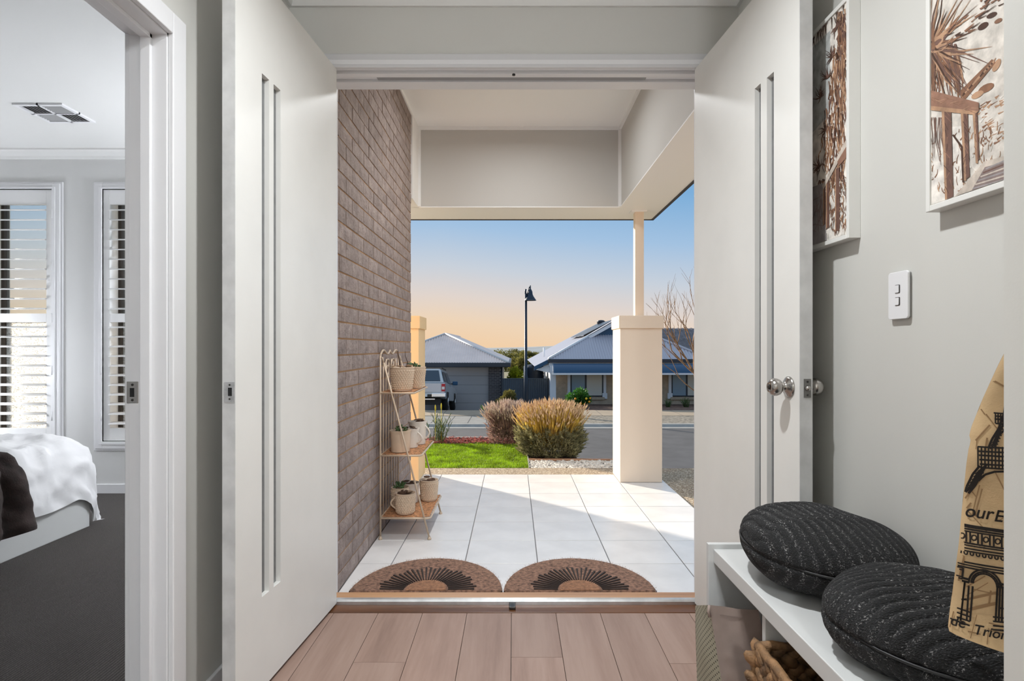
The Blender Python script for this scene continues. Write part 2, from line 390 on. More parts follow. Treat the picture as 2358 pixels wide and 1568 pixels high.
for z in (0.983, 1.023): MB().lathe([(0, 0), (0.003, 0), (0.003, 0.0012), (0, 0.0012)], (0.8210, 0.023, z), 8, 'X').build('screw', m_steeldark, lp, local=True)

# ------------------------------------------------------------------ bedroom shell
m_carpet, t, b = newmat('charcoal_loop_carpet'); b.inputs['Roughness'].default_value = 0.95
vec = mapped(t); wv = N(t, 'ShaderNodeTexWave'); wv.inputs['Scale'].default_value = 26; wv.inputs['Distortion'].default_value = 1.5; wv.inputs['Detail Scale'].default_value = 6
t.links.new(vec, wv.inputs['Vector'])
cn = noise(t, vec, 160, 3); cm = N(t, 'ShaderNodeMath', operation='MULTIPLY'); t.links.new(wv.outputs['Fac'], cm.inputs[0]); t.links.new(cn, cm.inputs[1])
t.links.new(ramp(t, cm.outputs[0], [(0.05, (48, 44, 42)), (0.5, (78, 73, 70))]), b.inputs['Base Color']); bump(t, b, cm.outputs[0], 0.9, 0.006)
BX0 = -4.6
wall('floor_bedroom', [(BX0, XB, 0.4, 4.6, -0.05, 0.004), (XB, XL+0.0, DW0+0.02, 1.68, -0.05, 0.004)], m_carpet, 'dark charcoal loop carpet of the bedroom')
wall('ceiling_bedroom', [(BX0, XB, 0.4, 4.6, BC, BC+0.16)], m_ceil, 'white bedroom ceiling')
WA, WBx = (-4.09, -3.535), (-3.16, -2.61); WZ0, WZ1 = 0.40, 2.345
wall('wall_bedroom_front', [(BX0-0.1, WA[0], 4.6, 4.85, 0, BC+0.1), (WA[1], WBx[0], 4.6, 4.85, 0, BC+0.1), (WBx[1], -1.0, 4.6, 4.85, 0, BC+0.1)]
     + [(w_[0], w_[1], 4.6, 4.85, za, zb) for w_ in (WA, WBx) for za, zb in ((0, WZ0), (WZ1, BC+0.1))], m_bedwall, 'pale grey bedroom wall with two shuttered windows')
wall('wall_bedroom_left', [(BX0-0.1, BX0, 0.4, 4.6, 0, BC+0.1)], m_bedwall, 'pale bedroom wall behind the bed')
wall('wall_bedroom_back', [(BX0-0.1, XB, 0.28, 0.4, 0, BC+0.1)], m_bedwall, 'pale bedroom wall nearest the camera')
wall('wall_bedroom_right', [(-1.12, -1.10, 2.80, 4.6, 0, BC+0.1)], m_bedwall, 'pale bedroom wall backing the brick')

m_louvre = M('louvre_white', (232, 232, 232), 0.35)
m_obsc = M_pane('obscure_glass', (240, 240, 236), 0.25, 0.3, True)
m_winfr = M('dark_window_frame', (66, 58, 52), 0.5)
def shutter_window(num, x0, x1, lab, hinges_left):
    wd = thing('window_%d' % num, lab, None, ((x0+x1)/2, 4.6, WZ0), kind=S)
    a = MB()
    for (p, q, u, v, th) in ((x0-0.068, x1+0.068, WZ0-0.068, WZ1+0.052, 0.012), (x0-0.052, x1+0.052, WZ0-0.052, WZ1+0.036, 0.022), (x0-0.02, x1+0.02, WZ0-0.02, WZ1+0.01, 0.030)):
        i0, i1, k0, k1 = x0+0.004, x1-0.004, WZ0+0.004, WZ1-0.004
        a.box(p, i0, 4.6-th, 4.6, u, v).box(i1, q, 4.6-th, 4.6, u, v).box(i0, i1, 4.6-th, 4.6, u, k0).box(i0, i1, 4.6-th, 4.6, k1, v)
    a.build('architrave', m_trim, wd, bevel=0.002)
    st = 0.052; p0, p1 = x0+0.0048, x1-0.0048; ya, yb = 4.588, 4.615
    rails = [(WZ1-0.008, 2.222), (1.386, 1.319), (0.506, WZ0+0.007)]
    sh = MB().box(p0, p0+st, ya, yb, WZ0+0.007, WZ1-0.008).box(p1-st, p1, ya, yb, WZ0+0.007, WZ1-0.008)
    for hi, lo in rails: sh.box(p0+st, p1-st, ya, yb, lo, hi)
    shp = sh.build('shutter_panel', m_louvre, wd, bevel=0.002)
    for z in (0.6, 0.95, 1.35, 1.75, 2.15):
        xh = p0-0.004 if hinges_left else p1+0.004
        MB().tube([(xh, 4.571, z-0.035), (xh, 4.571, z+0.035)], 0.0045, 8).build('hinge', m_trim, shp)
    prof = [(math.cos(t_)*0.039, math.sin(t_)*0.0055) for t_ in [i*math.pi/6 for i in range(12)]]
    tilt = R(9); lm = MB()
    pts = [(p0+st+0.002, c*math.cos(tilt)-s_*math.sin(tilt), c*math.sin(tilt)+s_*math.cos(tilt)) for c, s_ in prof]
    lm.prism(pts, (p1-p0-2*st-0.004, 0, 0), smooth=True)
    me = lm.mesh('louvre', m_louvre)
    base = wloc(wd)
    for hi, lo in ((2.222, 1.386), (1.319, 0.506)):
        n = 11; pit = (hi-lo)/n
        for i in range(n):
            o = link('louvre', me, wd); o.location = (-base.x, 4.601-base.y, lo+pit*(i+0.5)-base.z)
    fr = MB().box(x0, x0+0.045, 4.74, 4.79, WZ0, WZ1).box(x1-0.045, x1, 4.74, 4.79, WZ0, WZ1).box(x0, x1, 4.74, 4.79, WZ1-0.045, WZ1).box(x0, x1, 4.74, 4.79, WZ0, WZ0+0.045).box(x0, x1, 4.74, 4.79, 1.33, 1.37).build('window_frame', m_winfr, wd)
    MB().box(x0+0.045, x1-0.045, 4.762, 4.768, 1.37, WZ1-0.045).build('pane', m_clear, wd)
    MB().box(x0+0.045, x1-0.045, 4.762, 4.768, WZ0+0.045, 1.33).build('pane', m_obsc, wd)
    MB().box(x0, x0+0.02, 4.62, 4.74, WZ0, WZ1).box(x1-0.02, x1, 4.62, 4.74, WZ0, WZ1).box(x0, x1, 4.62, 4.74, WZ1-0.02, WZ1).box(x0, x1, 4.62, 4.74, WZ0, WZ0+0.02).build('reveal', m_trim, wd)
shutter_window(1, WA[0], WA[1], 'bedroom window with white shutters at the left edge', False)
shutter_window(2, WBx[0], WBx[1], 'narrow bedroom window with white shutters beside the door frame', True)

# ------------------------------------------------------------------ porch
m_grout = M('tile_grout', (120, 119, 120), 0.9)
m_tile = M('porch_tile', (228, 225, 223), 0.35, var=0.035, vs=4, orand=0.025)
pf = MB().box(-1.15, 1.338, 2.70, 5.60, PZ-0.12, PZ-0.0035).build('floor_porch', m_grout, kind=S, label='light grey tiled porch floor')
gx = [-0.855]+[-0.673+0.4025*k for k in range(6)]; gx[-1] = 1.338
gy = [2.702, 2.8935]+[3.289+0.3945*k for k in range(6)]+[5.598]
tile_cache = {}
def tile(x0, x1, y0, y1):
    key = (round(x1-x0, 3), round(y1-y0, 3)); g = 0.0028
    if key not in tile_cache:
        w_, h_ = key[0]/2-g, key[1]/2-g; c = 0.002
        mb = MB(); vs = []
        for z, i in ((-0.009, 0), (-0.0012, 0), (0, c)):
            vs += [(-w_+i, -h_+i, z), (w_-i, -h_+i, z), (w_-i, h_-i, z), (-w_+i, h_-i, z)]
        fs = [(8, 9, 10, 11)]+[(r*4+i, r*4+(i+1) % 4, (r+1)*4+(i+1) % 4, (r+1)*4+i) for r in range(2) for i in range(4)]
        mb.add(vs, fs); tile_cache[key] = mb.mesh('tile', m_tile)
    b_ = wloc(pf); o = link('tile', tile_cache[key], pf)
    o.location = ((x0+x1)/2-b_.x, (y0+y1)/2-b_.y, PZ-b_.z+rng.uniform(-0.0004, 0.0004))
for i in range(len(gx)-1):
    for j in range(len(gy)-1): tile(gx[i], gx[i+1], gy[j], gy[j+1])
for j in range(6, len(gy)-1): tile(-1.15, -0.855, gy[j], gy[j+1])

# brick wall, brick by brick
m_mortar = M('ochre_mortar', (196, 156, 116), 0.95, bmp=0.3, bs=120)
m_brick, t, b = newmat('rough_mauve_brick'); b.inputs['Roughness'].default_value = 0.85
vec = mapped(t); oi = N(t, 'ShaderNodeObjectInfo')
ad = N(t, 'ShaderNodeVectorMath', operation='ADD'); t.links.new(vec, ad.inputs[0]); t.links.new(oi.outputs['Location'], ad.inputs[1])
bn = noise(t, ad.outputs[0], 14, 6, 0.62); bn2 = noise(t, ad.outputs[0], 45, 5, 0.6)
col = ramp(t, bn, [(0.25, (126, 112, 107)), (0.5, (154, 139, 133)), (0.75, (174, 159, 152))])
t.links.new(objrand(t, col, 0.10), b.inputs['Base Color']); bump(t, b, bn2, 0.9, 0.014)
bw = MB().box(-1.10, -0.8605, 2.80, 4.975, -0.1, 3.2).build('wall_porch_brick', m_mortar, kind=S, label='mauve brown rough brick wall on the left of the porch')
BLn, BH, GAP = 0.24, 0.0823, 0.0085
bcache = {}
def brick_mesh(L):
    k = round(L, 3)
    if k not in bcache:
        mb = MB(); h2 = (BH-GAP)/2; l2 = L/2; r_ = random.Random(int(k*1000))
        nu, nv = 5, 3                                    # lumpy rock face
        mb.grid(nu, nv, lambda u, v: (0.0+(0 if (u in (0, 1) or v in (0, 1)) else r_.uniform(0.0005, 0.0035))-(0.0015 if (u in (0, 1) or v in (0, 1)) else 0), -l2+2*l2*u, -h2+2*h2*v), smooth=True)
        mb.add([(-0.0015, -l2, -h2), (-0.0015, l2, -h2), (-0.0015, l2, h2), (-0.0015, -l2, h2), (-0.07, -l2, -h2), (-0.07, l2, -h2), (-0.07, l2, h2), (-0.07, -l2, h2)],
               [(0, 4, 5, 1), (1, 5, 6, 2), (2, 6, 7, 3), (3, 7, 4, 0)])
        bcache[k] = mb.mesh('brick', m_brick)
    return bcache[k]
spots = []
row = 0; z = -0.0655
while z < PC:
    ys = []; y = 3.053-(BLn/2 if row % 2 else 0)
    while y > 2.80: y -= BLn
    while y < 4.97:
        a, c = max(y, 2.802), min(y+BLn-GAP, 4.978)
        if c-a > 0.03: spots.append((a, c, z+BH/2))
        y += BLn
    row += 1; z += BH
bb = wloc(bw)
def vis(s):                                             # seen size in the photograph
    a, c, zz = s; y0 = HY-(zz-CAMZ)*F/((a+c)/2)
    return (c-a)/((a+c)/2)**2 - (1.0 if y0 < 190 else 0)
order = sorted(spots, key=vis, reverse=True)
rest = MB()
for i, (a, c, zz) in enumerate(order):
    me = brick_mesh(c-a)
    dx = rng.uniform(-0.0012, 0.0018)
    if i < 300:
        o = link('brick', me, bw); o.location = (-0.855+dx-bb.x, (a+c)/2-bb.y, zz-bb.z)
    else:
        rest.add([(v.co.x-0.855+dx, v.co.y+(a+c)/2, v.co.z+zz) for v in me.vertices], [tuple(p.vertices) for p in me.polygons])
rest.build('brick_courses', m_brick, bw, kind='stuff')

# beams, lining boards, ceiling
m_bulk = M('bulkhead_paint', (206, 204, 200), 0.6)
m_soffit = M('soffit_white', (250, 250, 250), 0.5)
m_gutter = M('dark_gutter', (52, 46, 44), 0.4)
fb = MB().box(-1.6, 1.337, 5.316, 5.80, BZ+0.008, 3.3).build('beam_front', m_bulk, kind=S, label='grey painted bulkhead across the front of the porch')
MB().box(-1.6, 1.337, 5.309, 5.80, BZ, BZ+0.008).build('soffit_board', m_soffit, fb)
MB().box(-1.6, 1.36, 5.80, 5.825, BZ-0.006, 2.62).build('gutter', m_gutter, fb)
rb = MB().box(0.955, 1.337, 2.80, 5.316, BZ+0.008, 3.3).build('beam_right', m_bulk, kind=S, label='grey painted bulkhead along the right of the porch')
MB().box(0.948, 1.337, 2.80, 5.309, BZ, BZ+0.008).build('soffit_board', m_soffit, rb)
MB().box(1.337, 1.362, 2.60, 5.825, BZ-0.006, 2.62).build('gutter', m_gutter, rb)
MB().box(-1.6, -0.846, 4.985, 5.316, BZ, 3.2).build('beam_left', m_soffit, kind=S, label='white lined beam end beside the brick wall')
pcl = MB().box(-0.868, 0.955, 2.80, 5.316, PC+0.004, PC+0.14).build('ceiling_porch', m_grout, kind=S, label='white sheeted porch ceiling')
for x0, x1 in ((-0.866, 0.069), (0.0695, 0.955)): MB().box(x0, x1, 2.80, 5.316, PC, PC+0.006).build('ceiling_sheet', m_soffit, pcl)
MB().box(0.055, 0.085, 2.80, 5.316, PC-0.004, PC).build('cover_strip', m_soffit, pcl)
tr5 = thing('trim_5', 'white cover mouldings in the porch ceiling corners', None, (0, 5.3, PC), kind=S)
MB().box(-0.846, 0.955, 5.296, 5.316, PC-0.025, PC).build('moulding', m_soffit, tr5)
MB().box(-0.866, -0.846, 2.80, 5.296, PC-0.025, PC).build('moulding', m_soffit, tr5)
MB().box(0.935, 0.955, 2.80, 5.296, PC-0.025, PC).build('moulding', m_soffit, tr5)
MB().box(0.930, 0.955, 5.296, 5.316, BZ+0.008, PC-0.025).build('moulding', m_soffit, tr5)
MB().box(-0.846, -0.826, 5.296, 5.316, BZ+0.008, PC-0.025).build('moulding', m_soffit, tr5)
# roof slab so that no sky leaks in from above
MB().box(BX0-0.4, 1.362, 0.0, 5.825, 3.3, 3.42).build('roof', m_gutter, kind=S, label='dark roof over the house and porch')
MB().box(BX0-0.1, 1.362, -3.62, 0.0, 3.0, 3.12).build('roof_rear', m_gutter, kind=S, label='dark roof over the rear of the hall')

# porch pillars
m_render = M('cream_render', (242, 222, 200), 0.8, bmp=0.12, bs=220)
m_render_glow = M('cream_render_glow', (244, 212, 164), 0.8, bmp=0.12, bs=220)  # same render with a warm light glow painted into its colour
def pillar(x0, x1, y0, y1, lab, post, m):
    p = thing('porch_pillar', lab, 'pillar', ((x0+x1)/2, (y0+y1)/2, PZ), group='rendered porch pillars')
    MB().box(x0, x1, y0, y1, PZ, 1.292).build('shaft', m, p, bevel=0.006)
    MB().box(x0-0.012, x1+0.012, y0-0.012, y1+0.012, 1.292, 1.406).build('cap', m, p, bevel=0.006)
    if post:
        cx, cy = 1.142, 5.46
        MB().box(cx-0.04, cx+0.04, cy-0.04, cy+0.04, 1.406, BZ-0.01).build('steel_post', m, p, bevel=0.003)
        MB().box(cx-0.075, cx+0.065, cy-0.06, cy+0.06, BZ-0.014, BZ).build('post_flange', m_soffit, p, bevel=0.003)
pillar(0.937, 1.309, 5.26, 5.65, 'cream rendered right pillar with a slim post above it', True, m_render)
pillar(-1.215, -0.843, 5.30, 5.68, 'cream rendered left pillar beside the brick wall', False, m_render_glow)
# ------------------------------------------------------------------ unseen lamps: hall downlight placed from door shadows, the rest added for fill
m_lens = M_emit('lamp_lens', (255, 250, 242), 6.0)
def downlight(x, y, z, power, lab, size=0.10, spread=170, col=(0.95, 0.98, 1)):
    d = thing('downlight', lab, 'downlight', (x, y, z-0.012), group='recessed ceiling downlights')
    MB().lathe([(0.052, 0.0), (0.062, 0.0), (0.060, 0.008), (0.058, 0.012), (0.050, 0.012), (0.050, 0.003), (0.052, 0.0)], (x, y, z-0.012), 24).build('trim_ring', m_trim, d)
    MB().lathe([(0.0, 0.004), (0.050, 0.004)], (x, y, z-0.012), 24).build('lens', m_lens, d)
    l = bpy.data.lights.new('downlight_lamp', 'AREA'); l.shape = 'DISK'; l.size = size; l.energy = power; l.color = col; l.spread = R(spread)
    o = bpy.data.objects.new('downlight_lamp', l); C.objects.link(o); o.parent = d; o.location = (0, 0, -0.006)
def added_oyster(x, y, z, power, lab):  # added fill light, a fitting made up for behind the camera
    d = thing('added_ceiling_light', lab, 'added ceiling light', (x, y, z-0.11))
    MB().lathe([(0, 0.11), (0.15, 0.11), (0.16, 0.10), (0.16, 0.085), (0.15, 0.08)], (x, y, z-0.11), 32).build('base_ring', m_trim, d)
    MB().lathe([(0.15, 0.08), (0.135, 0.04), (0.09, 0.012), (0.0, 0.0)], (x, y, z-0.11), 32).build('diffuser', m_lens, d)
    l = bpy.data.lights.new('added_ceiling_lamp', 'POINT'); l.energy = power; l.shadow_soft_size = 0.10; l.color = (0.93, 0.97, 1.0)
    o = bpy.data.objects.new('added_ceiling_lamp', l); C.objects.link(o); o.parent = d; o.location = (0, 0, -0.12)
downlight(0.0, 1.35, HC, 27, 'recessed downlight in the hall ceiling nearest the front doors', spread=146)
added_oyster(0.25, -2.0, HC, 114, 'added round ceiling light filling the hall from behind the camera')
downlight(0.02, 3.50, PC, 8, 'added recessed downlight, out of view, brightening the porch just outside the doors', size=0.2, spread=110)  # added porch fill, hidden above the door head
downlight(0.02, 4.25, PC, 15, 'added recessed downlight, out of view, brightening the porch nearer the street', size=0.2, spread=168)  # second added porch lamp, lifts the bulkhead and ceiling
m_addglobe = M_emit('added_globe', (244, 248, 255), 125); m_addglobe2 = M_emit('added_globe_dim', (244, 248, 255), 55)  # glow of the two added bedroom lamps
fl_ = thing('added_floor_lamp', 'added globe floor lamp, out of view, brightening the bedroom from the corner behind the door frame', 'lamp', (-1.40, 4.25, 0.004))  # unseen lamp added to brighten the bedroom ceiling near the windows
MB().lathe([(0, 0), (0.14, 0), (0.14, 0.012), (0.02, 0.025), (0.012, 0.03)], (-1.40, 4.25, 0.004), 24).build('base', m_steeldark, fl_)
MB().tube([(-1.40, 4.25, 0.03), (-1.40, 4.25, 1.44)], 0.011, 10).build('pole', m_steeldark, fl_)
MB().ell((-1.40, 4.25, 1.55), (0.12, 0.12, 0.12), 24, 14).build('globe', m_addglobe, fl_)
bt0 = thing('bedside_table', 'small white bedside table at the head of the bed', 'table', (-4.33, 4.05, 0.004))
MB().box(-4.56, -4.10, 3.85, 4.25, 0.45, 0.48).build('tabletop', m_trim, bt0, bevel=0.004)
MB().box(-4.54, -4.12, 3.87, 4.23, 0.28, 0.45).build('drawer_box', m_trim, bt0)
for x, y in ((-4.53, 3.88), (-4.13, 3.88), (-4.53, 4.22), (-4.13, 4.22)): MB().tube([(x, y, 0.004), (x, y, 0.28)], 0.014, 8).build('leg', m_trim, bt0)
bl_ = thing('added_table_lamp', 'added globe lamp on the bedside table, out of view, brightening the bedroom', 'lamp', (-4.33, 4.05, 0.48))  # unseen lamp added to even out the light on the bedroom ceiling
MB().lathe([(0, 0), (0.07, 0), (0.07, 0.015), (0.015, 0.03), (0.012, 0.33), (0, 0.33)], (-4.33, 4.05, 0.48), 20).build('base', m_steeldark, bl_)
MB().ell((-4.33, 4.05, 0.93), (0.12, 0.12, 0.12), 24, 14).build('globe', m_addglobe2, bl_)
# ================================================================== THINGS IN THE HALL AND BEDROOM
m_melamine = M('white_melamine', (202, 203, 202), 0.38)
YB0, YB1 = 1.755, YN+0.004                     # bench: far end, near end
bn_ = thing('shoe_bench', 'long white shoe bench with open compartments along the right wall', 'bench', (0.78, 1.25, 0))
MB().box(0.572, XR-0.015, YB0, YB0+0.018, 0, 0.547).build('end_panel', m_melamine, bn_, bevel=0.0015)
MB().box(0.587, XR-0.015, YB1, YB0, 0.493, 0.533).build('bench_top', m_melamine, bn_, bevel=0.002)
MB().box(0.600, XR-0.015, 1.425, 1.443, 0.02, 0.493).build('divider', m_melamine, bn_, bevel=0.0015)
MB().box(0.600, XR-0.015, 1.085, 1.103, 0.02, 0.493).build('divider', m_melamine, bn_, bevel=0.0015)
MB().box(0.590, XR-0.015, YB1, YB1+0.018, 0, 0.493).build('end_panel', m_melamine, bn_, bevel=0.0015)
MB().box(0.597, XR-0.015, YB1+0.018, YB0, 0, 0.02).build('base_board', m_melamine, bn_)
MB().box(XR-0.022, XR-0.015, YB1+0.018, YB0, 0.02, 0.493).build('back_panel', m_melamine, bn_)

# ribbed knit cushions
def knit(name, axis):
    m, t, b = newmat(name); b.inputs['Roughness'].default_value = 0.9
    vec = mapped(t); vo = N(t, 'ShaderNodeTexVoronoi'); vo.inputs['Scale'].default_value = 420
    t.links.new(mapped(t, (1, 0.5, 1) if axis == 'X' else (0.5, 1, 1)), vo.inputs['Vector'])
    wv = N(t, 'ShaderNodeTexWave', bands_direction=axis); wv.inputs['Scale'].default_value = 13.66; wv.inputs['Distortion'].default_value = 1.2; wv.inputs['Detail Scale'].default_value = 3
    t.links.new(vec, wv.inputs['Vector'])
    nz = noise(t, mapped(t, (1, 0.55, 1) if axis == 'X' else (0.55, 1, 1)), 330, 3, 0.7)
    ma = N(t, 'ShaderNodeMath', operation='MULTIPLY_ADD'); ma.inputs[1].default_value = 0.11
    t.links.new(wv.outputs['Fac'], ma.inputs[0]); t.links.new(nz, ma.inputs[2])
    t.links.new(ramp(t, ma.outputs[0], [(0.48, (8, 8, 9)), (0.66, (27, 27, 29)), (0.80, (150, 148, 146))]), b.inputs['Base Color'])
    bump(t, b, vo.outputs[0], 0.7, 0.003)
    return m
m_knit = {'X': knit('black_ribbed_knit_across', 'X'), 'Y': knit('black_ribbed_knit_along', 'Y')}
def cushion(c, r, th, tilt, rib_dir, lab, seed, sag=0.0):
    root = thing('floor_cushion', lab, 'cushion', (c[0], c[1], c[2]-th*0.5), group='black round knit cushions')
    mb = MB(); nu, nv = 320, 150; rn = random.Random(seed)
    rd = Vector((math.cos(rib_dir), math.sin(rib_dir)))
    rm = Matrix.Rotation(tilt[0], 3, 'X') @ Matrix.Rotation(tilt[1], 3, 'Y')
    ph = [rn.uniform(0, 6.3) for _ in range(4)]
    def pt(u, v):
        a = 2*math.pi*u; e = -math.pi/2+math.pi*v
        ce, se = math.cos(e), math.sin(e)
        rr = (abs(ce)**0.78)
        x, y = r[0]*rr*math.cos(a), r[1]*rr*math.sin(a)
        z = th*0.5*math.copysign(abs(se)**0.92, se)
        q = x*rd.x+y*rd.y + 0.006*math.sin(9*(x*rd.y-y*rd.x)/0.2+ph[0])
        rib = 0.0085*(abs(math.sin(q*math.pi/0.023))**0.4)*(0.45+0.55*abs(se))
        wob = 0.004*math.sin(3*a+ph[1])*ce+0.003*math.sin(5*a+ph[2])*ce
        seam = -0.006*math.exp(-(e/0.05)**2)
        n_ = Vector((ce*math.cos(a)*0.7, ce*math.sin(a)*0.7, se)).normalized()
        p = Vector((x, y, z)) + n_*(rib+wob+seam)
        return Vector(c) + rm @ p
    mb.grid(nu, nv, pt)
    mb.build('cover', m_knit['X' if abs(rd.x) > 0.7 else 'Y'], root)
    cord = [Vector(c)+rm @ Vector((r[0]*0.992*math.cos(2*math.pi*i/64), r[1]*0.992*math.sin(2*math.pi*i/64), 0)) for i in range(65)]
    MB().tube(cord, 0.003, 6, caps=False).build('seam_cord', m_black, root)
cushion((0.778, 1.508, 0.619), (0.192, 0.215), 0.165, (R(2), R(3.5)), R(8), 'black ribbed round cushion at the far end of the bench', 3)
cushion((0.789, 1.118, 0.602), (0.184, 0.196), 0.150, (R(2), R(2)), R(94), 'black ribbed round cushion in front, under the hanging tote bag', 5)

# seagrass basket in the bench
m_grass = M('seagrass_braid', (112, 84, 56), 0.7, var=0.42, vs=30, bmp=0.6, bs=200)
bk = thing('seagrass_basket', 'brown braided seagrass basket standing in the bench compartment', 'basket', (0.70, 1.245, 0.02))
bx0, bx1, by0, by1, bz0, bz1 = 0.578, 0.90, 1.115, 1.412, 0.022, 0.418
rows = 9; ph_ = (bz1-bz0)/rows
for k in range(rows):
    mb = MB(); z = bz0+ph_*(k+0.5)
    def run(a, bb, inward):
        d = Vector(bb)-Vector(a); L = d.length; d.normalize(); n = int(L/0.036)
        for i in range(n+1):
            for off in (-1, 1):
                c = Vector(a)+d*(i*L/n+off*0.009)+Vector((0, 0, off*0.010))+Vector(inward)*rng.uniform(-0.002, 0.002)
                ax = (d*1.0+Vector((0, 0, 0.75*off))).normalized()
                rot = ax.to_track_quat('X', 'Z').to_matrix()
                mb.ell(c, (0.030, 0.014, 0.0155), 7, 5, 0, rot)
    run((bx0, by0, z), (bx0, by1, z), (1, 0, 0)); run((bx0, by1, z), (bx1, by1, z), (0, -1, 0))
    run((bx1, by1, z), (bx1, by0, z), (1, 0, 0)); run((bx1, by0, z), (bx0, by0, z), (0, 1, 0))
    mb.build('braid', m_grass, bk)
rim = MB()
for a, bb in (((bx0, by0), (bx0, by1)), ((bx0, by1), (bx1, by1)), ((bx1, by1), (bx1, by0)), ((bx1, by0), (bx0, by0))):
    pts = [(a[0]+(bb[0]-a[0])*i/10, a[1]+(bb[1]-a[1])*i/10, bz1+0.003*math.sin(i*2.1)) for i in range(11)]
    rim.tube(pts, 0.011, 7)
rim.build('rim', m_grass, bk)
MB().box(bx0, bx1, by0, by1, bz0-0.001, bz0+0.012).build('bottom', m_grass, bk)

# taupe carry bag with a perforated side
m_taupe = M('taupe_suede', (148, 132, 124), 0.75, var=0.08, vs=9, bmp=0.1, bs=300)
m_perf, t, b = newmat('perforated_olive_suede'); b.inputs['Roughness'].default_value = 0.85
vo = N(t, 'ShaderNodeTexVoronoi', feature='F1'); vo.inputs['Scale'].default_value = 88; vo.inputs['Randomness'].default_value = 0.0
mp_ = N(t, 'ShaderNodeMapping'); mp_.inputs['Rotation'].default_value = (R(45), 0, 0); t.links.new(mapped(t, (0.0, 1, 1)), mp_.inputs[0]); t.links.new(mp_.outputs[0], vo.inputs['Vector'])
t.links.new(ramp(t, vo.outputs['Distance'], [(0.16, (40, 38, 32)), (0.24, (158, 154, 136))]), b.inputs['Base Color'])
tb = thing('carry_bag', 'taupe suede bag with perforated side leaning into the bench', 'bag', (0.62, 1.66, 0))
def bagp(x, y, Y): return P(x, y, Y)
ft = [P(1633, 1393, 1.60), P(1666, 1397, 1.602), P(1700, 1403, 1.60), P(1746, 1404, 1.605)]
fb_ = [Vector((0.585, 1.575, 0.022)), Vector((0.63, 1.57, 0.022)), Vector((0.68, 1.57, 0.022)), Vector((0.735, 1.58, 0.022))]
bt = [p+Vector((-0.004*k, 0.125-0.012*k, -0.046)) for k, p in enumerate(ft)]; bt[0] = P(1601, 1394, 1.735)
bb_ = [p+Vector((-0.02, 0.155, 0)) for p in fb_]; bb_[0] = Vector((0.535, 1.735, 0.022))
def bil(A, B, u, v):
    k = u*(len(A)-1); i = min(int(k), len(A)-2); f = k-i
    return (A[i].lerp(A[i+1], f)).lerp(B[i].lerp(B[i+1], f), v)
def fold(u, v): return 0.010*math.sin(math.pi*u)*math.sin(5*v+3*u)*(0.3+v*0.7) - 0.012*math.exp(-((u-0.32)/0.14)**2)*math.exp(-((v-0.5)/0.2)**2)
MB().grid(24, 24, lambda u, v: bil(ft, fb_, u, v)+Vector((0, fold(u, v), 0))).build('front_panel', m_taupe, tb)
MB().grid(24, 24, lambda u, v: bil(bt, bb_, u, v)+Vector((0, 0.004*math.sin(6*v), 0))).build('back_panel', m_taupe, tb)
MB().grid(10, 24, lambda u, v: (bt[0].lerp(ft[0], u)).lerp(bb_[0].lerp(fb_[0], u), v)+Vector((-0.018*math.sin(math.pi*u)*v-0.012*math.sin(math.pi*u)*math.sin(7*v)*v, 0, 0))).build('side_gusset', m_perf, tb)
MB().grid(8, 12, lambda u, v: (bt[-1].lerp(ft[-1], u)).lerp(bb_[-1].lerp(fb_[-1], u), v)).build('side_gusset', m_taupe, tb)
MB().grid(12, 4, lambda u, v: (bil(ft, fb_, u, 0.03)).lerp(bil(bt, bb_, u, 0.03), v)-Vector((0, 0, 0.01))).build('lining', m_black, tb)
MB().grid(12, 4, lambda u, v: (bil(ft, fb_, u, 1)).lerp(bil(bt, bb_, u, 1), v)).build('base', m_taupe, tb)
MB().tube([ft[0]+Vector((0.0, -0.002, 0.0)), ft[0]+Vector((-0.003, -0.004, -0.015)), ft[0]+Vector((0.001, -0.003, -0.030))], 0.004, 8).build('toggle', m_taupe, tb)

# double light switch
sw = thing('light_switch', 'white double light switch on the right wall below the pictures', 'switch', (XR, 1.5025, 1.20))
def rrect(cy, cz, hy, hz, r, x, n=5):
    out = []
    for (sy, sz, a0) in ((1, 1, 0), (-1, 1, 90), (-1, -1, 180), (1, -1, 270)):
        for i in range(n+1):
            a = R(a0+90*i/n); out.append((x, cy+sy*(hy-r)+r*math.cos(a), cz+sz*(hz-r)+r*math.sin(a)))
    return out
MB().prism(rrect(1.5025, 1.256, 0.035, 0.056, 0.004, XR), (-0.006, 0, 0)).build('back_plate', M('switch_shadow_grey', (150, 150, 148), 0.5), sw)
pl_ = MB().prism(rrect(1.5025, 1.256, 0.038, 0.0595, 0.008, XR-0.006), (-0.006, 0, 0)).build('cover_plate', m_trim, sw, bevel=0.0012)
for z in (1.272, 1.241):
    r_ = MB().prism(rrect(1.5025, z, 0.0095, 0.0105, 0.003, XR-0.0118), (-0.0012, 0, 0)).build('rocker_gap', m_steeldark, sw)
    MB().prism(rrect(1.5035, z, 0.0080, 0.0092, 0.0025, XR-0.0125), (-0.0018, 0, 0)).build('rocker', m_trim, r_)

